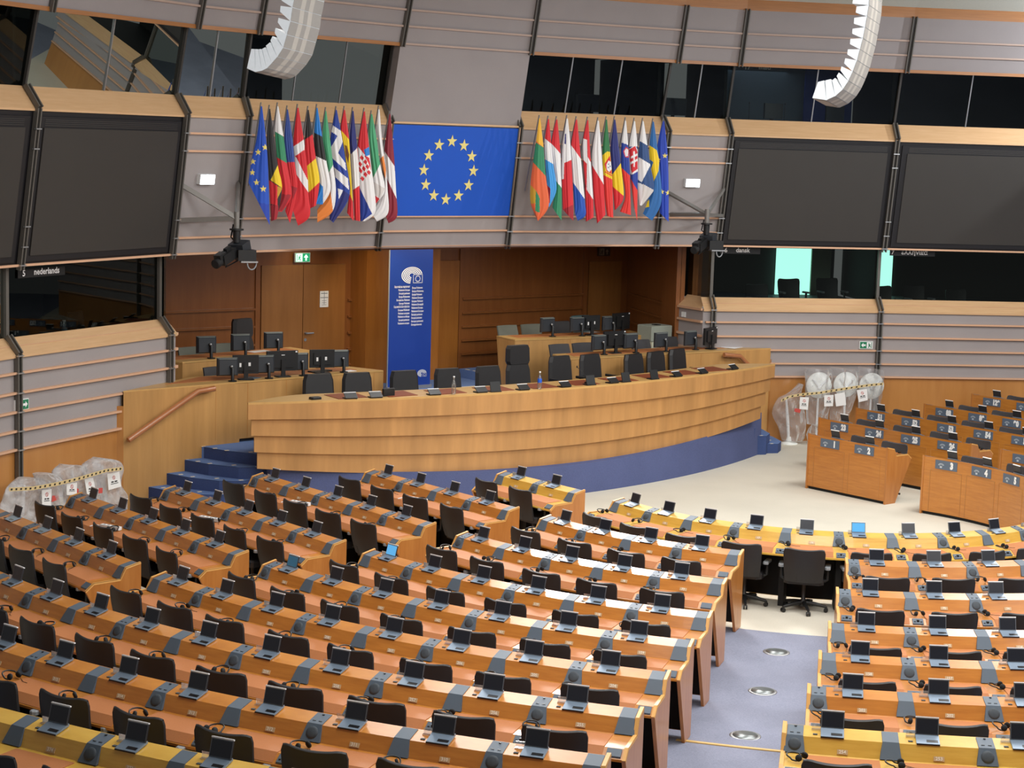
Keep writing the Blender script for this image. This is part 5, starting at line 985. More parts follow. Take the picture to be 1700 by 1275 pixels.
FRt = [
 ('yellow, green and orange-red Lithuanian flag', [(203, 155), (175, 360), (145, 570), (120, 780), (122, 970), (185, 1130)], [(214, 155), (245, 430), (265, 700), (297, 990), (195, 1140)], 'lo', [('ly', [(160, 80), (260, 80), (255, 440), (160, 362)]), ('g', [(140, 362), (255, 440), (275, 718), (130, 560)]), ('oy', [(110, 780), (182, 860), (182, 970), (110, 975)]), ('g', [(172, 850), (210, 920), (210, 1060), (165, 1045)])]),
 ('red, white and light blue Luxembourg flag', [(288, 160), (258, 360), (262, 560), (278, 780), (288, 980)], [(299, 160), (320, 400), (340, 600), (370, 838), (300, 1010)], 'lb', [('r', [(240, 80), (330, 80), (326, 402), (250, 340)]), ('w', [(250, 340), (326, 402), (345, 597), (250, 540)]), ('dr', [(275, 790), (312, 830), (306, 970), (275, 950)])]),
 ('red, white and green Hungarian flag', [(368, 165), (320, 390), (335, 560), (360, 760), (330, 1010)], [(379, 165), (408, 490), (414, 700), (420, 830), (420, 1138)], 'g', [('r', [(300, 80), (400, 80), (415, 500), (310, 382)]), ('w', [(310, 382), (415, 500), (430, 838), (352, 735)])]),
 ('white and red Maltese flag', [(468, 155), (430, 400), (420, 600), (420, 760), (430, 1030)], [(480, 155), (505, 420), (522, 700), (532, 980), (532, 1140)], 'w', [('r', [(445, 582), (515, 553), (550, 700), (550, 1150), (420, 1040), (410, 745), (440, 735)]), ('dr', [(432, 1030), (530, 985), (532, 1150)]), ('nv', [(452, 300), (462, 300), (462, 400), (447, 400)])]),
 ('red, white and blue Dutch flag', [(558, 165), (510, 400), (515, 560), (530, 800), (545, 1060)], [(569, 165), (605, 540), (642, 940), (650, 1085), (575, 1140)], 'nl', [('r', [(480, 80), (590, 80), (615, 558), (500, 395)]), ('w', [(500, 395), (615, 558), (655, 950), (515, 750)])]),
 ('red and white Austrian flag', [(666, 170), (625, 360), (625, 560), (642, 800), (652, 1148)], [(677, 170), (700, 560), (724, 938), (727, 1105)], 'r', [('w', [(620, 345), (665, 360), (668, 520), (702, 580), (730, 945), (660, 840), (663, 590), (615, 540)]), ('dr', [(640, 780), (660, 800), (650, 830)])]),
 ('white and red Polish flag', [(766, 175), (720, 420), (712, 600), (726, 900), (760, 1165)], [(778, 175), (800, 430), (824, 780), (842, 1080)], 'r', [('w', [(700, 80), (810, 80), (832, 802), (705, 592)])]),
 ('green and red Portuguese flag with round emblem', [(846, 165), (815, 420), (815, 600), (832, 900), (855, 1090)], [(857, 165), (885, 470), (907, 740), (917, 1110)], 'cr', [('pg', [(800, 80), (890, 80), (895, 500), (800, 520)]), ('y', [(810, 510), (860, 470), (890, 472), (912, 742), (815, 695)]), ('r', [(832, 590), (885, 510), (902, 690), (850, 660)]), ('w', [(850, 600), (870, 560), (895, 570), (902, 640), (880, 670), (855, 650)]), ('nv', [(866, 590), (874, 590), (874, 602), (866, 602)]), ('nv', [(884, 610), (892, 610), (892, 624), (884, 624)]), ('nv', [(866, 620), (874, 620), (874, 634), (866, 634)]), ('cr', [(836, 660), (905, 700), (905, 712), (836, 672)])]),
 ('dark blue, yellow and red Romanian flag', [(926, 165), (890, 420), (895, 600), (910, 810), (930, 1040)], [(937, 165), (970, 430), (990, 590), (1017, 905), (960, 1010)], 'r', [('nv', [(870, 80), (960, 80), (990, 582), (900, 705)]), ('y', [(890, 715), (992, 580), (1030, 910), (905, 805)])]),
 ('white, blue and red Slovenian flag with round crest', [(1030, 175), (995, 390), (990, 600), (1005, 700), (1030, 900), (980, 1050)], [(1040, 175), (1060, 420), (1075, 650), (1087, 1085)], 'cr', [('w', [(980, 80), (1050, 80), (1062, 410), (985, 382)]), ('b', [(985, 382), (1062, 410), (1085, 712), (985, 618)]), ('r', [(1012, 470), (1040, 425), (1066, 450), (1064, 530), (1030, 530)]), ('w', [(1022, 470), (1042, 440), (1060, 455), (1058, 518), (1034, 520)])]),
 ('white, blue and red Slovak flag with white cross', [(1116, 180), (1070, 420), (1080, 680), (1088, 780), (1112, 990)], [(1127, 180), (1148, 420), (1153, 700), (1150, 860), (1147, 1140)], 'cr', [('w', [(1050, 80), (1140, 80), (1160, 440), (1060, 430)]), ('b', [(1060, 425), (1160, 425), (1160, 860), (1080, 730)]), ('w', [(1064, 450), (1130, 408), (1158, 480), (1158, 660), (1095, 696), (1070, 680)]), ('r', [(1068, 455), (1128, 418), (1150, 480), (1150, 640), (1095, 682), (1085, 640)]), ('w', [(1108, 470), (1124, 470), (1124, 620), (1112, 620)]), ('w', [(1085, 520), (1150, 490), (1150, 510), (1085, 542)]), ('w', [(1082, 575), (1152, 540), (1152, 562), (1082, 598)])]),
 ('white flag with blue cross of Finland', [(1198, 180), (1170, 380), (1155, 560), (1150, 740), (1165, 985)], [(1209, 180), (1245, 410), (1272, 600), (1307, 840), (1190, 995)], 'fb', [('w', [(1150, 80), (1230, 80), (1255, 420), (1160, 365)]), ('w', [(1140, 530), (1175, 535), (1278, 597), (1190, 768), (1140, 735)]), ('w', [(1140, 765), (1205, 790), (1195, 1000), (1140, 1000)]), ('gr', [(1203, 785), (1310, 845), (1190, 1000)])]),
 ('blue and yellow Swedish flag', [(1296, 185), (1265, 400), (1270, 600), (1290, 780), (1230, 1000), (1200, 1070)], [(1308, 185), (1340, 420), (1360, 600), (1380, 950), (1290, 1138)], 'sb', [('y', [(1255, 405), (1335, 460), (1360, 560), (1352, 660), (1300, 772), (1280, 640), (1302, 575), (1255, 540)]), ('y', [(1205, 1015), (1262, 930), (1262, 1005)])]),
 ('blue flag with yellow stars at the right end of the right row', [(1396, 180), (1345, 400), (1350, 700), (1362, 1060)], [(1407, 180), (1440, 500), (1449, 800), (1449, 1148)], 'eg', [('ye', starpoly(*s, 28)) for s in ((1413, 513), (1350, 553), (1383, 860), (1443, 870))]),
]
for i, (lab, L, Rr, base, pats) in enumerate(FL):
    X0 = -4.4 + i * .2; flag(lab, cvL, L, Rr, base, pats, 7.32 + .035 * i, 40 + i, (L[0][0] - 120, 860 if i < 14 else 800))
for i, (lab, L, Rr, base, pats) in enumerate(FRt):
    flag(lab, cvR, L, Rr, base, pats, 7.86 - .035 * i, 80 + i, (L[0][0] - 135, 850))
# ---- big screens
for sg in (-1, 1):
    for i in (2, 3):
        a, b, c, d = pt(PB, i, sg, ZB), pt(PB, i + 1, sg, ZB), pt(PT, i + 1, sg, ZT), pt(PT, i, sg, ZT); n = seg_plane(PB, PT, i, sg, ZB, ZT)[1]
        def uv(u, v): return a.lerp(b, u).lerp(d.lerp(c, u), v)
        lab = {(-1, 2): 'large dark wall screen left of the flags', (-1, 3): 'dark wall screen cut off at the left edge', (1, 2): 'large dark wall screen right of the flags', (1, 3): 'dark wall screen at the right edge'}[(sg, i)]
        r = thing('video_screen', lab, 'screen', uv(.5, .5), 'wall screens'); g = G(); q = [uv(.03, .035), uv(.97, .035), uv(.97, .955), uv(.03, .955)]; g.prism([p + n * .002 for p in q], n * .03); obj('screen_frame', g, M['screenframe'], r)
        g = G(); q = [uv(.055, .075), uv(.95, .075), uv(.95, .885), uv(.055, .885)]; g.prism([p + n * .03 for p in q], n * .02); obj('screen_surface', g, M['screen'], r)
        g = G()
        for k in range(4): p, q2 = uv(.06, .90 + .012 * k) + n * .034, uv(.945, .90 + .012 * k) + n * .034; g.obox((p + q2) / 2, (q2 - p) / 2, n * .004, Z3 * .004)
        obj('vent_slot', g, M['screen'], r)
# ---- emergency lamps
for sg, x, y, lab in ((-1, 344, 298, 'bright emergency lamp on the wall left of the flags'), (1, 1150, 304, 'bright emergency lamp on the wall right of the flags')):
    a, n = seg_plane(PB, PT, 1, sg, ZB, ZT); c = atP(x, y, a + n * .085, n); u = n.cross(Z3).normalized(); w = u.cross(n).normalized(); r = thing('emergency_lamp', lab, 'lamp', c, 'emergency lamps')
    g = G(); g.obox(c - n * .03, u * .155, w * .08, n * .04); obj('lamp_housing', g, M['wplastic'], r); g = G(); g.obox(c + n * .012, u * .145, w * .07, n * .004); obj('lamp_diffuser', g, M['lamp'], r)
# ---- exit signs and the note on the door
def exit_sign(c, u, w, n, lab, lit, arrow, sc=1.0, flip=False):
    r = thing('exit_sign', lab, 'sign', c); f = -1 if flip else 1; W, H = .155 * sc, .078 * sc
    bg = M['greenlit'] if lit else M['green']; wh = M['signlit'] if lit else M['white']
    if lit is None: bg, wh = M['signdark'], M['signdim']
    g = G(); g.obox(c - n * .02, u * (W + .012), w * (H + .012), n * .02); obj('sign_box', g, M['wplastic'] if lit is not None else M['signdark'], r)
    g = G(); g.obox(c + n * .002, u * W, w * H, n * .003); obj('sign_face', g, bg, r)
    q = c + n * .008
    def P(x, y): return q + u * (x * f * sc) + w * (y * sc)
    g = G(); g.face([P(-.15, -.072), P(-.01, -.072), P(-.01, .072), P(-.15, .072)]); 
    A = {'up': [(.07, .06), (.02, .0), (.055, .0), (.055, -.06), (.085, -.06), (.085, .0), (.12, .0)], 'side': [(.13, .0), (.075, .055), (.075, .02), (.015, .02), (.015, -.02), (.075, -.02), (.075, -.055)]}[arrow]
    g.face([P(x, y) for x, y in A]); obj('sign_arrow', g, wh, r)
    q = q + n * .003; g = G(); g.face([P(-.135, -.065), P(-.12, -.065), P(-.12, .062), P(-.135, .062)])
    for a, b, t in (((-.07, .02), (-.085, -.015), .013), ((-.085, -.015), (-.055, -.03), .010), ((-.055, -.03), (-.06, -.062), .009), ((-.085, -.015), (-.105, -.05), .010), ((-.07, .018), (-.045, .0), .008), ((-.07, .018), (-.10, .012), .008)):
        d = V(b[0] - a[0], b[1] - a[1]); m_ = V(-d.y, d.x).normalized() * t; g.face([P(a[0] + m_.x, a[1] + m_.y), P(b[0] + m_.x, b[1] + m_.y), P(b[0] - m_.x, b[1] - m_.y), P(a[0] - m_.x, a[1] - m_.y)])
    g.face([P(-.062 + .013 * math.cos(k * .785), .040 + .013 * math.sin(k * .785)) for k in range(8)]); obj('running_figure', g, bg, r)
ex_ = (V(1, 0, 0), Z3, V(0, -1, 0))
exit_sign(atY(502.5, 427.5, 11.6), *ex_, 'lit green exit sign with upward arrow above the left door', True, 'up'); exit_sign(atY(1003.5, 418, 11.6), *ex_, 'unlit dark exit sign above the far right door', None, 'up')
nR = inward(V(LKX[0], LKX[1]), V(*LK1)); uR = nR.cross(-Z3).normalized(); uR = uR if uR.x > 0 else -uR
exit_sign(atP(1438, 573, V(*LK1) + nR * .03, nR), uR, Z3, nR, 'green exit sign with left arrow on the right wall', False, 'side', .85, True)
nL = inward(V(-LK1[0], LK1[1]), V(-LKX[0], LKX[1])); uL = V(-nL.y, nL.x); uL = uL if uL.x > 0 else -uL
exit_sign(atP(36.5, 672, V(-LK1[0], LK1[1]) + nL * .03, nL), uL, Z3, nL, 'green exit sign with right arrow on the left wall', False, 'side', .85, False)
c = atY(538, 496.5, 11.64); r = thing('door_notice', 'white printed notice sheet on the left alcove door', 'notice', c); g = G(); g.obox(c, V(.095, 0, 0), V(0, .004, 0), Z3 * .155); obj('notice_sheet', g, M['paper'], r)
g = G()
for z, w in ((.11, .07), (.03, .085), (-.03, .05), (-.07, .05), (-.11, .05)): g.obox(c + V(0, -.006, z), V(w, 0, 0), V(0, .002, 0), Z3 * (.008 if z > 0 else .004))
g.obox(c + V(0, -.006, .02), V(.004, 0, 0), V(0, .002, 0), Z3 * .12); obj('notice_print', g, M['arm'], r)
c = atY(991, 408, 11.4); g = G(); g.rbox(c.x - .13, c.x + .13, 11.3, 11.5, 3.74, 3.89, .04); tag(obj('ceiling_sensor', g, M['offwhite']), 'small cream box under the alcove ceiling by the unlit sign', 'sensor')
c = atX(1134, 522, 5.8); g = G(); g.box(5.80, 5.835, c.y - .05, c.y + .05, c.z - .05, c.z + .05); tag(obj('wall_switch', g, M['wplastic']), 'small white wall switch on the grey return beside the alcove', 'switch')
# ---- language boards at the booth windows
def board(i, sg, low, num, word, pn, pw, lab, h, plate=None):
    if low: A, B = [V(sg * x, y) for x, y in ((LKX, LK1, LK0)[i], (LKX, LK1, LK0)[i + 1])]; n = inward(A, B); P0 = A - n * .19 + n * .03
    else: A, B = pt(PW, i, sg, 0), pt(PW, i + 1, sg, 0); n = inward(A, B); P0 = A + n * .05
    u = V(-n.y, n.x); u = u if u.dot(RT) > 0 else -u; p, q = atP(*pn, P0, n), atP(*pw, P0, n); r = thing('booth_sign', lab, 'sign', p, 'language signs at the booth windows')
    if plate: a, b = atP(*plate[0], P0, n), atP(*plate[1], P0, n); g = G(); c = (a + b) / 2 - n * .01; g.obox(c, u * (abs((b - a).dot(u)) / 2), Z3 * (abs(a.z - b.z) / 2), n * .008); obj('sign_board', g, M['black'], r)
    text('booth_number', num, h, M['white'], p + n * .004, u, Z3, r, 'CENTER', .003); text('booth_language', word, h, M['white'], q + n * .004, u, Z3, r, 'CENTER', .003)
board(0, -1, True, '5', 'nederlands', (39, 454), (77, 450), 'booth sign reading 5 nederlands', .125, ((30, 448), (108, 456)))
board(0, 1, True, '6', 'dansk', (1205, 415.5), (1233, 415.5), 'booth sign reading 6 dansk', .125, ((1196, 409), (1262, 422)))
board(1, 1, True, '7', 'ελληνικά', (1482, 419), (1518, 419.5), 'booth sign reading 7 in Greek letters', .125, ((1478, 413), (1552, 426)))
board(2, 1, False, '17', 'malti', (1240.5, 112), (1269.5, 112), 'booth sign reading 17 malti', .125, ((1221, 105), (1308, 118)))
# ---- broadcast cameras on steel brackets
def cam_rig(jx, jy, Y, arms, lab, mirror):
    J = atY(jx, jy, Y); r = thing('broadcast_camera', lab, 'camera', J); g = G()
    for (x, y, Yp, w) in arms:
        E = atY(x, y, Yp); t = (J - E).normalized(); s_ = t.cross(V(0, -1, 0)).normalized(); g.obox((J + E) / 2, (J - E) / 2, s_ * w, t.cross(s_).normalized() * .02)
    g.tube([J + Z3 * .10, J - Z3 * .16], .045, 8); obj('bracket_arm', g, M['bracket'], r)
    g = G(); g.lathe([(.11, 0), (.11, .025)], J - Z3 * .19, 12); g.lathe([(.055, 0), (.06, .19)], J - Z3 * .38, 10); obj('mount_column', g, M['black'], r)
    f = V(-.8, -.45, -.30).normalized() if mirror < 0 else V(-.85, -.4, -.25).normalized(); s_ = f.cross(Z3).normalized(); w = s_.cross(f).normalized(); c = J - Z3 * .47
    g = G(); g.obox(c + V(.06, 0, 0), f * .12, s_ * .13, w * .10); obj('pan_head', g, M['monback'], r)
    c2 = c + f * .30 - Z3 * .02; g = G(); g.obox(c2, f * .19, s_ * .075, w * .08); g.obox(c2 + f * .18 + w * .07, f * .09, s_ * .06, w * .045); g.obox(c2 - f * .05 + w * .1, f * .07, s_ * .03, w * .03); obj('camera_body', g, M['black'], r)
    b = c + V(.10, -.12, -.10); g = G(); g.obox(b, V(.13, -.05, 0), V(.03, .1, 0), Z3 * .085); obj('prompter_box', g, M['black'], r); g = G(); g.obox(b + V(.03, -.04, -.10), V(.12, -.05, 0), V(.03, .08, .0), Z3 * .012); obj('box_rim', g, M['steel2'], r)
    g = G(); g.lathe([(.07, 0), (.075, .12), (.06, .13)], c2 + f * .22, 12, 0, f); obj('lens', g, M['blackr'], r)
    g = G(); g.tube([c2 - w * .1, c2 - w * .18 + s_ * .05, c - w * .2, b - Z3 * .12], .01, 5); g.tube([J - Z3 * .1 + s_ * .06, J - Z3 * .3 + s_ * .1, c + w * .1], .012, 5); obj('cable', g, M['blackr'], r)
    g = G(); P = [b + V(.05 + .08 * math.cos(a), -.1, -.12 - .10 * math.sin(a)) for a in [k * math.pi / 8 for k in range(9)]]; g.tube(P, .012, 5); obj('cable_loop', g, M['arm'], r)
cam_rig(393, 362, 7.1, ((296, 304, 7.62, .035), (290, 366, 7.7, .035), (396, 300, 7.95, .028)), 'black broadcast camera hanging on brackets left of the flags', -1)
cam_rig(1174, 356, 7.0, ((1106, 318, 7.95, .035), (1108, 356, 8.0, .035), (1203, 312, 7.55, .028), (1200, 358, 7.6, .03)), 'black broadcast camera hanging on brackets right of the flags', 1)
# ---- hanging line-array loudspeakers
def line_array(lab, o, s, cabs, dist, sidem, backm, ext):
    cv = lambda p: atD(o[0] + p[0] / s, o[1] + p[1] / s, dist)
    e = RT * ext[0] - UP * ext[1] + FW * ext[2]; r = thing('line_array', lab, 'loudspeaker', cv(cabs[-1][0]), 'hanging loudspeaker columns')
    for a, b, ft, fb in cabs:
        A, B, Ft, Fb = cv(a), cv(b), cv(ft), cv(fb); g = G(); near = [A, Ft, Fb, B]; far = [p + e for p in near]
        g.loft([near, far], 0); nrm = (B - A).cross(e).normalized(); nrm = nrm if nrm.dot(A - Ft) > 0 else -nrm
        def Q(u, v): return A.lerp(B, u) + e * v + nrm * .004
        for v0, v1, m_ in ((0, .27, 1), (.27, .41, 2), (.41, .55, 1), (.55, .69, 2), (.69, 1, 1)): g.face([Q(0.02, v0), Q(.98, v0), Q(.98, v1), Q(.02, v1)], m_)
        obj('speaker_cabinet', g, [M['speakw'], M['speakg'], M['speakl']], r)
    g = G(); A = cv(cabs[0][0]); g.tube([A + e * .5, V((A + e * .5).x, (A + e * .5).y, 8.9)], .02, 6); obj('hanging_rod', g, M['steel2'], r)
SR = [(470, -330), (460, -200), (448, -70), (440, 60), (418, 190), (395, 320), (370, 450), (335, 580), (300, 710), (250, 840), (200, 950), (135, 1050), (45, 1130), (-60, 1178), (-222, 1152)]
TR = [((300, -310), (300, -250)), ((290, -180), (285, -115)), ((258, -50), (250, 42)), ((298, 78), (288, 148)), ((270, 210), (266, 278)), ((250, 338), (246, 396)), ((225, 458), (220, 518)), ((195, 580), (188, 640)), ((165, 685), (152, 745)), ((120, 780), (108, 830)), ((88, 852), (64, 895)), ((44, 916), (12, 945)), ((-6, 930), (-70, 945)), ((-84, 946), (-156, 963))]
line_array('white curved line array loudspeaker hanging at upper right', (1380, 0), 7.083, [(SR[i], SR[i + 1], TR[i][0], TR[i][1]) for i in range(len(TR))], 19.0, 0, 0, (.19, .03, .30))
SL = [(905, -330), (885, -105), (835, 120), (805, 345), (745, 565), (685, 775), (590, 925), (500, 1025), (420, 1110), (340, 1150), (235, 1172), (98, 1112)]
TL = [((700, -310), (690, -220)), ((680, -90), (660, 10)), ((645, 95), (636, 190)), ((612, 290), (598, 365)), ((562, 455), (548, 535)), ((512, 590), (480, 660)), ((470, 690), (405, 745)), ((395, 770), (345, 795)), ((330, 798), (290, 800)), ((270, 800), (230, 800)), ((215, 798), (168, 796))]
line_array('grey curved line array loudspeaker hanging at upper left', (400, 0), 9.806, [(SL[i], SL[i + 1], TL[i][0], TL[i][1]) for i in range(len(TL))], 18.0, 0, 0, (.255, .02, .30))
# ---- stands wrapped in clear plastic by both side walls
def notice(parent, cv, quad, P0, n, crumple=False):
    q = [atP(*cv(*p), P0, n) for p in quad]; g = G(); g.prism(q, n * .004); o = obj('notice_sheet', g, M['paper'], parent)
    if not crumple:
        def Q(u, v): return q[0].lerp(q[1], u).lerp(q[3].lerp(q[2], u), v) + n * .007
        g = G(); c = Q(.5, .3); u = (q[1] - q[0]).normalized() * .03; w = (q[0] - q[3]).normalized() * .03
        for k in range(12):
            a, b = k * math.pi / 6, (k + 1) * math.pi / 6; g.face([c + u * math.cos(a) + w * math.sin(a), c + u * math.cos(b) + w * math.sin(b), c + (u * math.cos(b) + w * math.sin(b)) * .75, c + (u * math.cos(a) + w * math.sin(a)) * .75])
        g.face([c + u * -.7 + w * .75, c + u * -.5 + w * .8, c + u * .7 + w * -.7, c + u * .5 + w * -.8]); obj('warning_ring', g, M['red'], o)
        g = G()
        for v0, v1, u0, u1 in ((.52, .60, .25, .45), (.52, .60, .52, .74), (.66, .70, .2, .8)): g.face([Q(u0, v0), Q(u1, v0), Q(u1, v1), Q(u0, v1)])
        obj('notice_print', g, M['ink'], o)
def wrapped(lab, cv, L, Rr, P0, n, seed, disc=None, pole=None, papers=(), tags=(), bulge=.13, bag='bag'):
    c = atP(*cv(*along(L, 1)), P0, n); d = atP(*cv(*along(Rr, 1)), P0, n); r = thing('wrapped_stand', lab, 'wrapped stand', V((c.x + d.x) / 2, (c.y + d.y) / 2, 0), 'stands wrapped in clear plastic')
    u = V(-n.y, n.x); u = u if u.dot(RT) > 0 else -u
    if disc:
        px_, py_, rad = disc; D = atP(*cv(px_, py_), P0, n); g = G(); g.lathe([(.001, -.03), (rad, -.025), (rad * 1.02, 0), (rad, .025), (.09, .035), (.001, .036)], D, 32, 0, n); dk = obj('round_head', g, M['offwhite'], r)
        g = G()
        for s_ in (-1, 1): g.tube([D + n * .04 - Z3 * .04, D + n * .05 + u * (s_ * rad * .6) + Z3 * rad * .5], [.03, .018], 6)
        g.ball(D + n * .05 - Z3 * .04, .05, .05, .05); obj('head_arms', g, M['wplastic'], dk)
        g = G(); g.tube([V(D.x, D.y, .03) , D - Z3 * .05], .022, 8); obj('pole', g, M['wplastic'], r); g = G(); g.lathe([(.17, 0), (.17, .02), (.05, .05), (.03, .10)], V(D.x, D.y, 0), 18); obj('foot', g, M['offwhite'], r)
    if pole:
        a, b = atP(*cv(*pole[0]), P0, n), atP(*cv(*pole[1]), P0, n); g = G(); g.tube([a, a.lerp(b, .5), V(b.x, b.y, .05)], [.02, .035, .03], 8); obj('pole', g, M['wplastic'], r); g = G(); g.lathe([(.18, 0), (.18, .02), (.06, .05), (.04, .14)], V(b.x, b.y, 0), 18); obj('foot', g, M['offwhite'], r)
    fr, bk, _ = drape(L, Rr, cv, P0, n, 22, 30, bulge, .028, seed, 1.0, False); rg = random.Random(seed)
    for k, rw in enumerate(fr):
        for j in range(len(rw)): rw[j] = rw[j] + n * (.012 * math.sin(j * .9 + k * .5 + seed) + .012 * math.sin(j * .5 - k * .7))
    g = G(); g.grid(fr); g.grid([rw[::-1] for rw in bk]); g.grid([[rw[0] for rw in fr], [rw[0] for rw in bk]]); g.grid([[rw[-1] for rw in bk], [rw[-1] for rw in fr]]); g.grid([fr[-1], bk[-1]]); g.grid([bk[0], fr[0]]); obj('plastic_cover', g, M[bag], r)
    for q in papers: notice(r, cv, q[:4], P0 + n * (bulge + .07), n, len(q) > 4)
    for q in tags: p = [atP(*cv(*x), P0 + n * (bulge + .06), n) for x in q]; g = G(); g.prism(p, n * .003); obj('red_tag', g, M['red'], r)
P0r = V(*LK1) + nR * .32; cb = lambda x, y: (1270 + x / 8.095, 600 + y / 8.095)
wrapped('plastic-wrapped low white pole stand beside the right podium end', cb, [(470, 300), (300, 430), (170, 500), (95, 690), (170, 870), (230, 1060)], [(490, 300), (490, 430), (530, 640), (548, 800), (540, 1000), (500, 1075)], P0r, nR, 3, None, ((285, 500), (320, 1020)), [[(470, 478), (590, 482), (575, 650), (462, 640)]], [[(400, 630), (480, 640), (470, 692), (395, 675)]], bag='bagclear')
wrapped('plastic-wrapped stand with round white head, left of three', cb, [(530, 85), (540, 280), (545, 600), (560, 840)], [(905, 105), (885, 400), (868, 600), (838, 850)], P0r, nR, 4, (722, 320, .26), None, [[(795, 455), (922, 450), (912, 600), (795, 605)]], bag='bagclear')
wrapped('plastic-wrapped stand with round white head, middle of three', cb, [(880, 70), (900, 280), (872, 560), (868, 800)], [(1252, 118), (1232, 420), (1170, 640), (1085, 830)], P0r + nR * .03, nR, 5, (1085, 310, .25), None, [[(935, 440), (1070, 415), (1090, 585), (955, 605), 1]], bag='bagclear')
wrapped('plastic-wrapped stand with round white head, rightmost by the wall', cb, [(1250, 70), (1240, 280), (1250, 540), (1270, 860)], [(1597, 120), (1592, 320), (1562, 520), (1530, 880)], P0r, nR, 6, (1430, 330, .26), None, [[(1232, 385), (1370, 370), (1380, 520), (1260, 548)]], bag='bagclear')
wrapped('small bag of crumpled plastic on floor behind desk 23', cb, [(640, 850), (590, 900), (560, 980), (570, 1060)], [(680, 850), (700, 900), (710, 980), (720, 1060)], P0r + nR * .25, nR, 7, None, None, (), (), .09, bag='bagclear')
def tape(lab, cv, pts, P0, n):
    p = [atP(*cv(*q), P0, n) for q in pts]; r = thing('barrier_tape', lab, 'tape', p[len(p) // 2]); g = G()
    for a, b in zip(p, p[1:]): g.prism([a, b, b + Z3 * .05, a + Z3 * .05], n * .003)
    obj('tape_band', g, M['tape'], r); g = G()
    for a, b in zip(p, p[1:]):
        k = max(2, int((b - a).length / .09))
        for j in range(k): c = a.lerp(b, (j + .5) / k) + Z3 * .025 + n * .005; t = (b - a).normalized(); g.face([c - t * .022 - Z3 * .013, c + t * .016 - Z3 * .013, c + t * .022 + Z3 * .013, c - t * .016 + Z3 * .013])
    obj('tape_print', g, M['ink'], r)
tape('yellowish printed tape strung across the wrapped stands on the right', cb, [(215, 545), (330, 490), (480, 462), (720, 440), (1060, 385), (1400, 335), (1590, 318)], P0r + nR * .24, nR)
P0l = V(-LK1[0], LK1[1]) + nL * .42; cl = lambda x, y: (x / 7.391, 740 + y / 7.391)
wrapped('plastic-wrapped stand at the far left edge, notices on it', cl, [(240, 395), (100, 500), (20, 700), (-20, 900)], [(440, 390), (540, 440), (520, 740), (400, 960)], P0l, nL, 13, None, ((300, 480), (250, 900)), [[(512, 545), (632, 530), (622, 735), (515, 745)]], [[(640, 615), (720, 600), (715, 660), (632, 690)]])
wrapped('plastic-wrapped lumpy stand second from the left edge', cl, [(430, 350), (470, 520), (500, 760), (480, 950)], [(600, 330), (760, 400), (800, 560), (760, 930)], P0l + nL * .06, nL, 14, None, ((600, 430), (620, 900)), [[(815, 465), (942, 450), (940, 600), (818, 605)]], ())
wrapped('plastic-wrapped lumpy stand in the middle of the left group', cl, [(770, 225), (640, 340), (780, 560), (800, 900)], [(900, 240), (1040, 260), (1070, 480), (1020, 900)], P0l + nL * .02, nL, 15, None, ((880, 300), (900, 850)), [[(1035, 410), (1140, 395), (1185, 600), (1075, 640)]], [[(940, 520), (965, 530), (960, 585), (940, 575)]])
wrapped('plastic-wrapped tall lump beside the steps in the left group', cl, [(1210, 145), (1000, 250), (1060, 430), (1130, 640), (1150, 860)], [(1230, 145), (1500, 215), (1490, 480), (1560, 640), (1560, 830)], P0l, nL, 16, None, ((1250, 240), (1300, 800)), [[(1315, 345), (1460, 320), (1485, 500), (1330, 545)]], [[(1210, 520), (1258, 515), (1256, 580), (1208, 585)]])
tape('yellowish printed tape strung across the wrapped stands on the left', cl, [(110, 560), (400, 545), (700, 490), (1000, 415), (1300, 325), (1500, 300)], P0l + nL * .30, nL)
# ---- what shows inside the booths
nB = inward(V(*LKX), V(*LK1)); 
def onlow(x, y, dep, sg=1): n = inward(V(sg * LKX[0], LKX[1]), V(sg * LK1[0], LK1[1])); return atP(x, y, V(sg * LK1[0], LK1[1]) - n * (.19 + dep), n), n
def lowslab(x0, y0, x1, y1, dep, mat, nm):
    a, n = onlow(x0, y0, dep); b, n = onlow(x1, y1, dep); u = V(-n.y, n.x); g = G(); c = (a + b) / 2; g.obox(c, u * abs((b - a).dot(u)) / 2, Z3 * abs(a.z - b.z) / 2, n * .03); tag(obj(nm, g, M[mat]), kind='structure')
lowslab(1290, 411, 1345, 512, 2.2, 'boothdoor', 'door_4'); lowslab(1441, 411, 1477, 506, 2.2, 'boothdoor', 'door_5'); lowslab(1348, 411, 1375, 506, 2.15, 'boothlight', 'door_6')
for x, yt, sg, lab in ((1268, 476, 1, 'dark chair in the booth signed 6, left of the lit doorway'), (1321, 467, 1, 'dark chair before the lit doorway of the booth signed 6'), (1385, 466, 1, 'dark chair right of the lit doorway in the booth signed 6'), (1475, 479, 1, 'dark chair at the left end of the booth signed 7'), (1530, 478, 1, 'dark chair in the middle of the booth signed 7'), (1600, 484, 1, 'dark chair further right in the booth signed 7'), (150, 522, -1, 'dark chair in the booth signed 5')):
    p, n = onlow(x, yt, .75, sg); place(CH, 'high', V(p.x, p.y, p.z - .94), math.atan2(n.y, n.x) - math.pi / 2 + .2, lab, 'chairs inside the booths')
p, n = onlow(106, 556, .2, -1); r = thing('pump_bottle', 'pale blue pump bottle on the sill inside booth 5', 'bottle', p); g = G(); g.lathe([(.05, 0), (.052, .02), (.052, .10), (.02, .13), (.018, .16)], p, 12); obj('bottle_body', g, M['boothgrey'], r); g = G(); g.lathe([(.012, .16), (.012, .2), (.03, .2), (.03, .22)], p, 8); obj('pump_head', g, M['wplastic'], r)
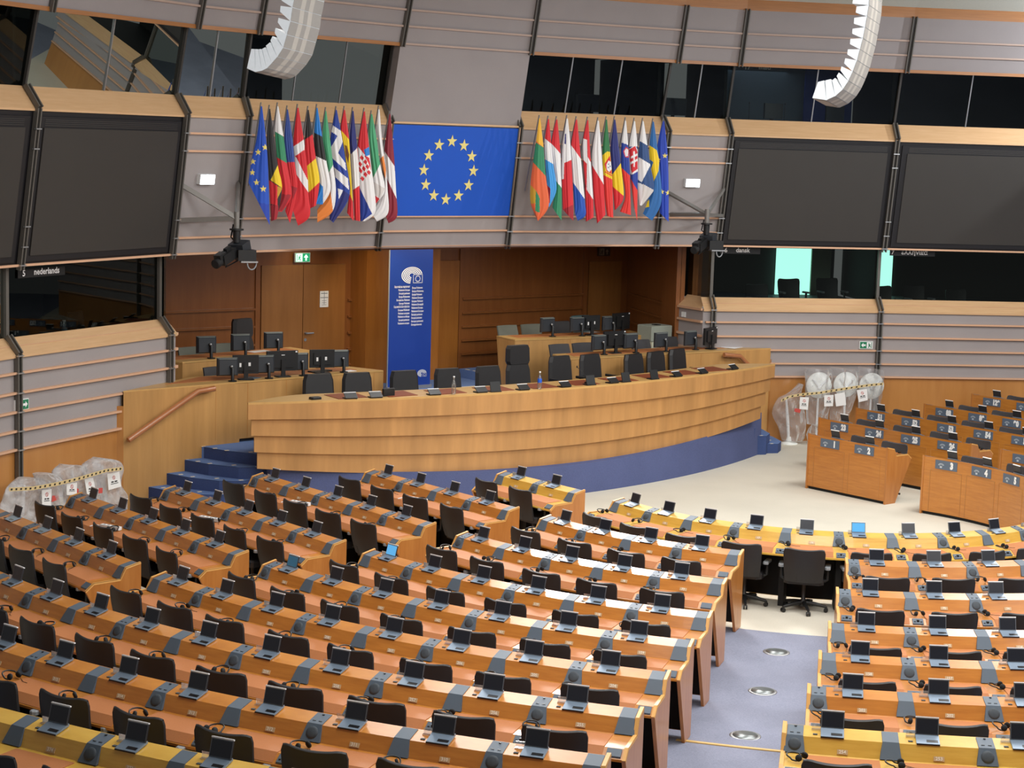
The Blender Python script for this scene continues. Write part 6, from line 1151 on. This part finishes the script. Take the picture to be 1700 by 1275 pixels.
def onup(x, y, i, sg, dep): n = inward(pt(PW, i, sg, 0), pt(PW, i + 1, sg, 0)); return atP(x, y, pt(PW, i, sg, 0) - n * dep, n), n
a, n = onup(1338, 108, 2, 1, 2.4); b, n = onup(1411, 215, 2, 1, 2.4); u = V(-n.y, n.x); g = G(); g.obox((a + b) / 2, u * abs((b - a).dot(u)) / 2, Z3 * abs(a.z - b.z) / 2, n * .03); tag(obj('wall_panel', g, M['boothblue']), 'blue wall panel inside the booth signed 17 malti', 'wall panel')
for x, y, i, k, lab in ((1283, 200, 2, 'flat', 'dark monitor at the window of the booth signed 17'), (1385, 203, 2, 'flat', 'dark monitor before the blue panel of booth 17'), (1120, 186, 1, 'big', 'dark monitor at the upper window above the right flags'), (975, 182, 0, 'big', 'dark monitor at the upper window right of the blue panel')):
    p, n = onup(x, y, i, 1, .45); place(MN, k, V(p.x, p.y, 6.30), math.atan2(n.y, n.x) + math.pi / 2 + .2 + math.pi, lab, 'monitors inside the upper booths')
for x, y, lab in ((1243, 201, 'thin microphone at the window of booth 17, left'), (1302, 201, 'thin microphone at the window of booth 17, right')):
    p, n = onup(x, y, 2, 1, .3); p.z = 6.35; r = thing('booth_microphone', lab, 'microphone', p); g = G(); g.tube([p, p + Z3 * .32], .006, 5); g.ball(p + Z3 * .33, .014, .014, .02); obj('microphone_stem', g, M['black'], r); g = G(); g.rbox(p.x - .08, p.x + .08, p.y - .06, p.y + .06, 6.285, 6.36, .02); obj('microphone_foot', g, M['black'], r)
# ================================================================== LIGHT AND CAMERA
def area(name, loc, size, power, col=(1, 1, 1), target=None, sy=None, spread=None):
    l = bpy.data.lights.new(name, 'AREA'); l.energy = power * (LK if 'hall' in name or 'wash' in name else 1); l.color = col; l.size = size
    if sy: l.shape = 'RECTANGLE'; l.size_y = sy
    if spread: l.spread = spread
    o = bpy.data.objects.new(name, l); COL.objects.link(o); o.location = loc
    d = (Vector(target) - Vector(loc)) if target is not None else Vector((0, 0, -1)); o.rotation_euler = d.to_track_quat('-Z', 'Y').to_euler(); return o
def spot(name, loc, target, power, ang, col=(1, 1, 1), blend=.4, rad=.1):
    l = bpy.data.lights.new(name, 'SPOT'); l.energy = power; l.color = col; l.spot_size = R(ang); l.spot_blend = blend; l.shadow_soft_size = rad
    o = bpy.data.objects.new(name, l); COL.objects.link(o); o.location = loc; o.rotation_euler = (Vector(target) - Vector(loc)).to_track_quat('-Z', 'Y').to_euler(); return o
LK = .55
WARM = (1, .93, .84)
area('hall_light', (.3, 6.2, 8.5), 2.6, 520, (1, .985, .955), (-5.5, -2.5, .9), None, R(80))
area('hall_light', (4.6, -1.6, 8.7), 3, 800, (1, .985, .955)); area('hall_light', (-3, -7.5, 8.7), 3.5, 750, (1, .985, .955)); area('hall_light', (-.5, 2.2, 8.7), 2.0, 420, (1, .985, .955)); area('hall_light', (-6.5, -.5, 8.7), 4, 620, (1, .985, .955)); area('hall_light', (8.5, -1, 8.7), 3, 450, (1, .985, .955))
area('hall_light', (-9, -9, 8.7), 5, 1000, (1, .985, .955)); area('hall_light', (1, -11, 8.7), 5, 1000, (1, .985, .955)); area('hall_light', (-3, -18, 8.7), 6, 900, (1, .985, .955), (-1, 4, 4))
area('wall_wash', (-12, -8, 7.6), 4, 520, (.99, .985, .98), (-2, 8, 4.5)); area('wall_wash', (9, -6, 7.8), 4, 430, (.99, .985, .98), (6, 8, 4.5)); area('wall_wash', (-1, -4, 7.5), 4, 170, (.99, .985, .98), (0, 9, 4.5))
spot('pier_spot', (-.9, 9.6, 3.8), (.5, 11.3, 2.5), 60, 70, (1, .78, .45), .6); spot('door_spot', (-1.4, 11.0, 3.8), (-1.2, 11.75, 3.0), 10, 100, (1, .9, .6), .8)
area('alcove_light', (0, 9.6, 3.82), 6, 60, (1, .88, .72), None, 1.2)
spot('corner_spot', (12.5, 1.2, 8.3), (10.6, 5.0, 7.9), 900, 75, (.92, .96, 1), .15, .05)
area('booth_light', (8.4, 9.0, 7.4), 1.2, 3, (.85, .93, 1)); area('booth_light', (7.8, 8.4, 3.9), 1.0, 2, (.8, 1, .95)); area('booth_light', (3.2, 9.6, 7.4), 1.2, .8, (.9, 1, .9)); area('booth_light', (-4, 9.4, 7.4), 1.4, .5, (.9, 1, .9)); area('booth_light', (-8.5, 8.4, 7.4), 1.2, .5, (.9, 1, .9))
w = bpy.data.worlds.new('World'); SC.world = w; w.use_nodes = True; w.node_tree.nodes['Background'].inputs['Color'].default_value = (.9, .9, .9, 1); w.node_tree.nodes['Background'].inputs['Strength'].default_value = .2
cd = bpy.data.cameras.new('camera'); cam = bpy.data.objects.new('camera', cd); COL.objects.link(cam)
cd.sensor_fit = 'HORIZONTAL'; cd.sensor_width = 36; cd.lens = FPX / 1700 * 36; cd.clip_end = 200; cd.clip_start = .1
Mx = Matrix((RT, UP, -FW)).transposed().to_4x4(); Mx.translation = CC; cam.matrix_world = Mx; SC.camera = cam
SC.view_settings.view_transform = 'Standard'; SC.view_settings.look = 'None'; SC.view_settings.gamma = 1; SC.view_settings.exposure = 0; SC.view_settings.use_curve_mapping = False
SC.cycles.use_denoising = True; SC.cycles.max_bounces = 6; SC.cycles.transparent_max_bounces = 10; SC.cycles.sample_clamp_indirect = 6
for o in [o for o in SC.objects if o.get('label') == 'x']:
    for ch in list(o.children):
        for d_ in list(ch.children): bpy.data.objects.remove(d_)
        bpy.data.objects.remove(ch)
    bpy.data.objects.remove(o)
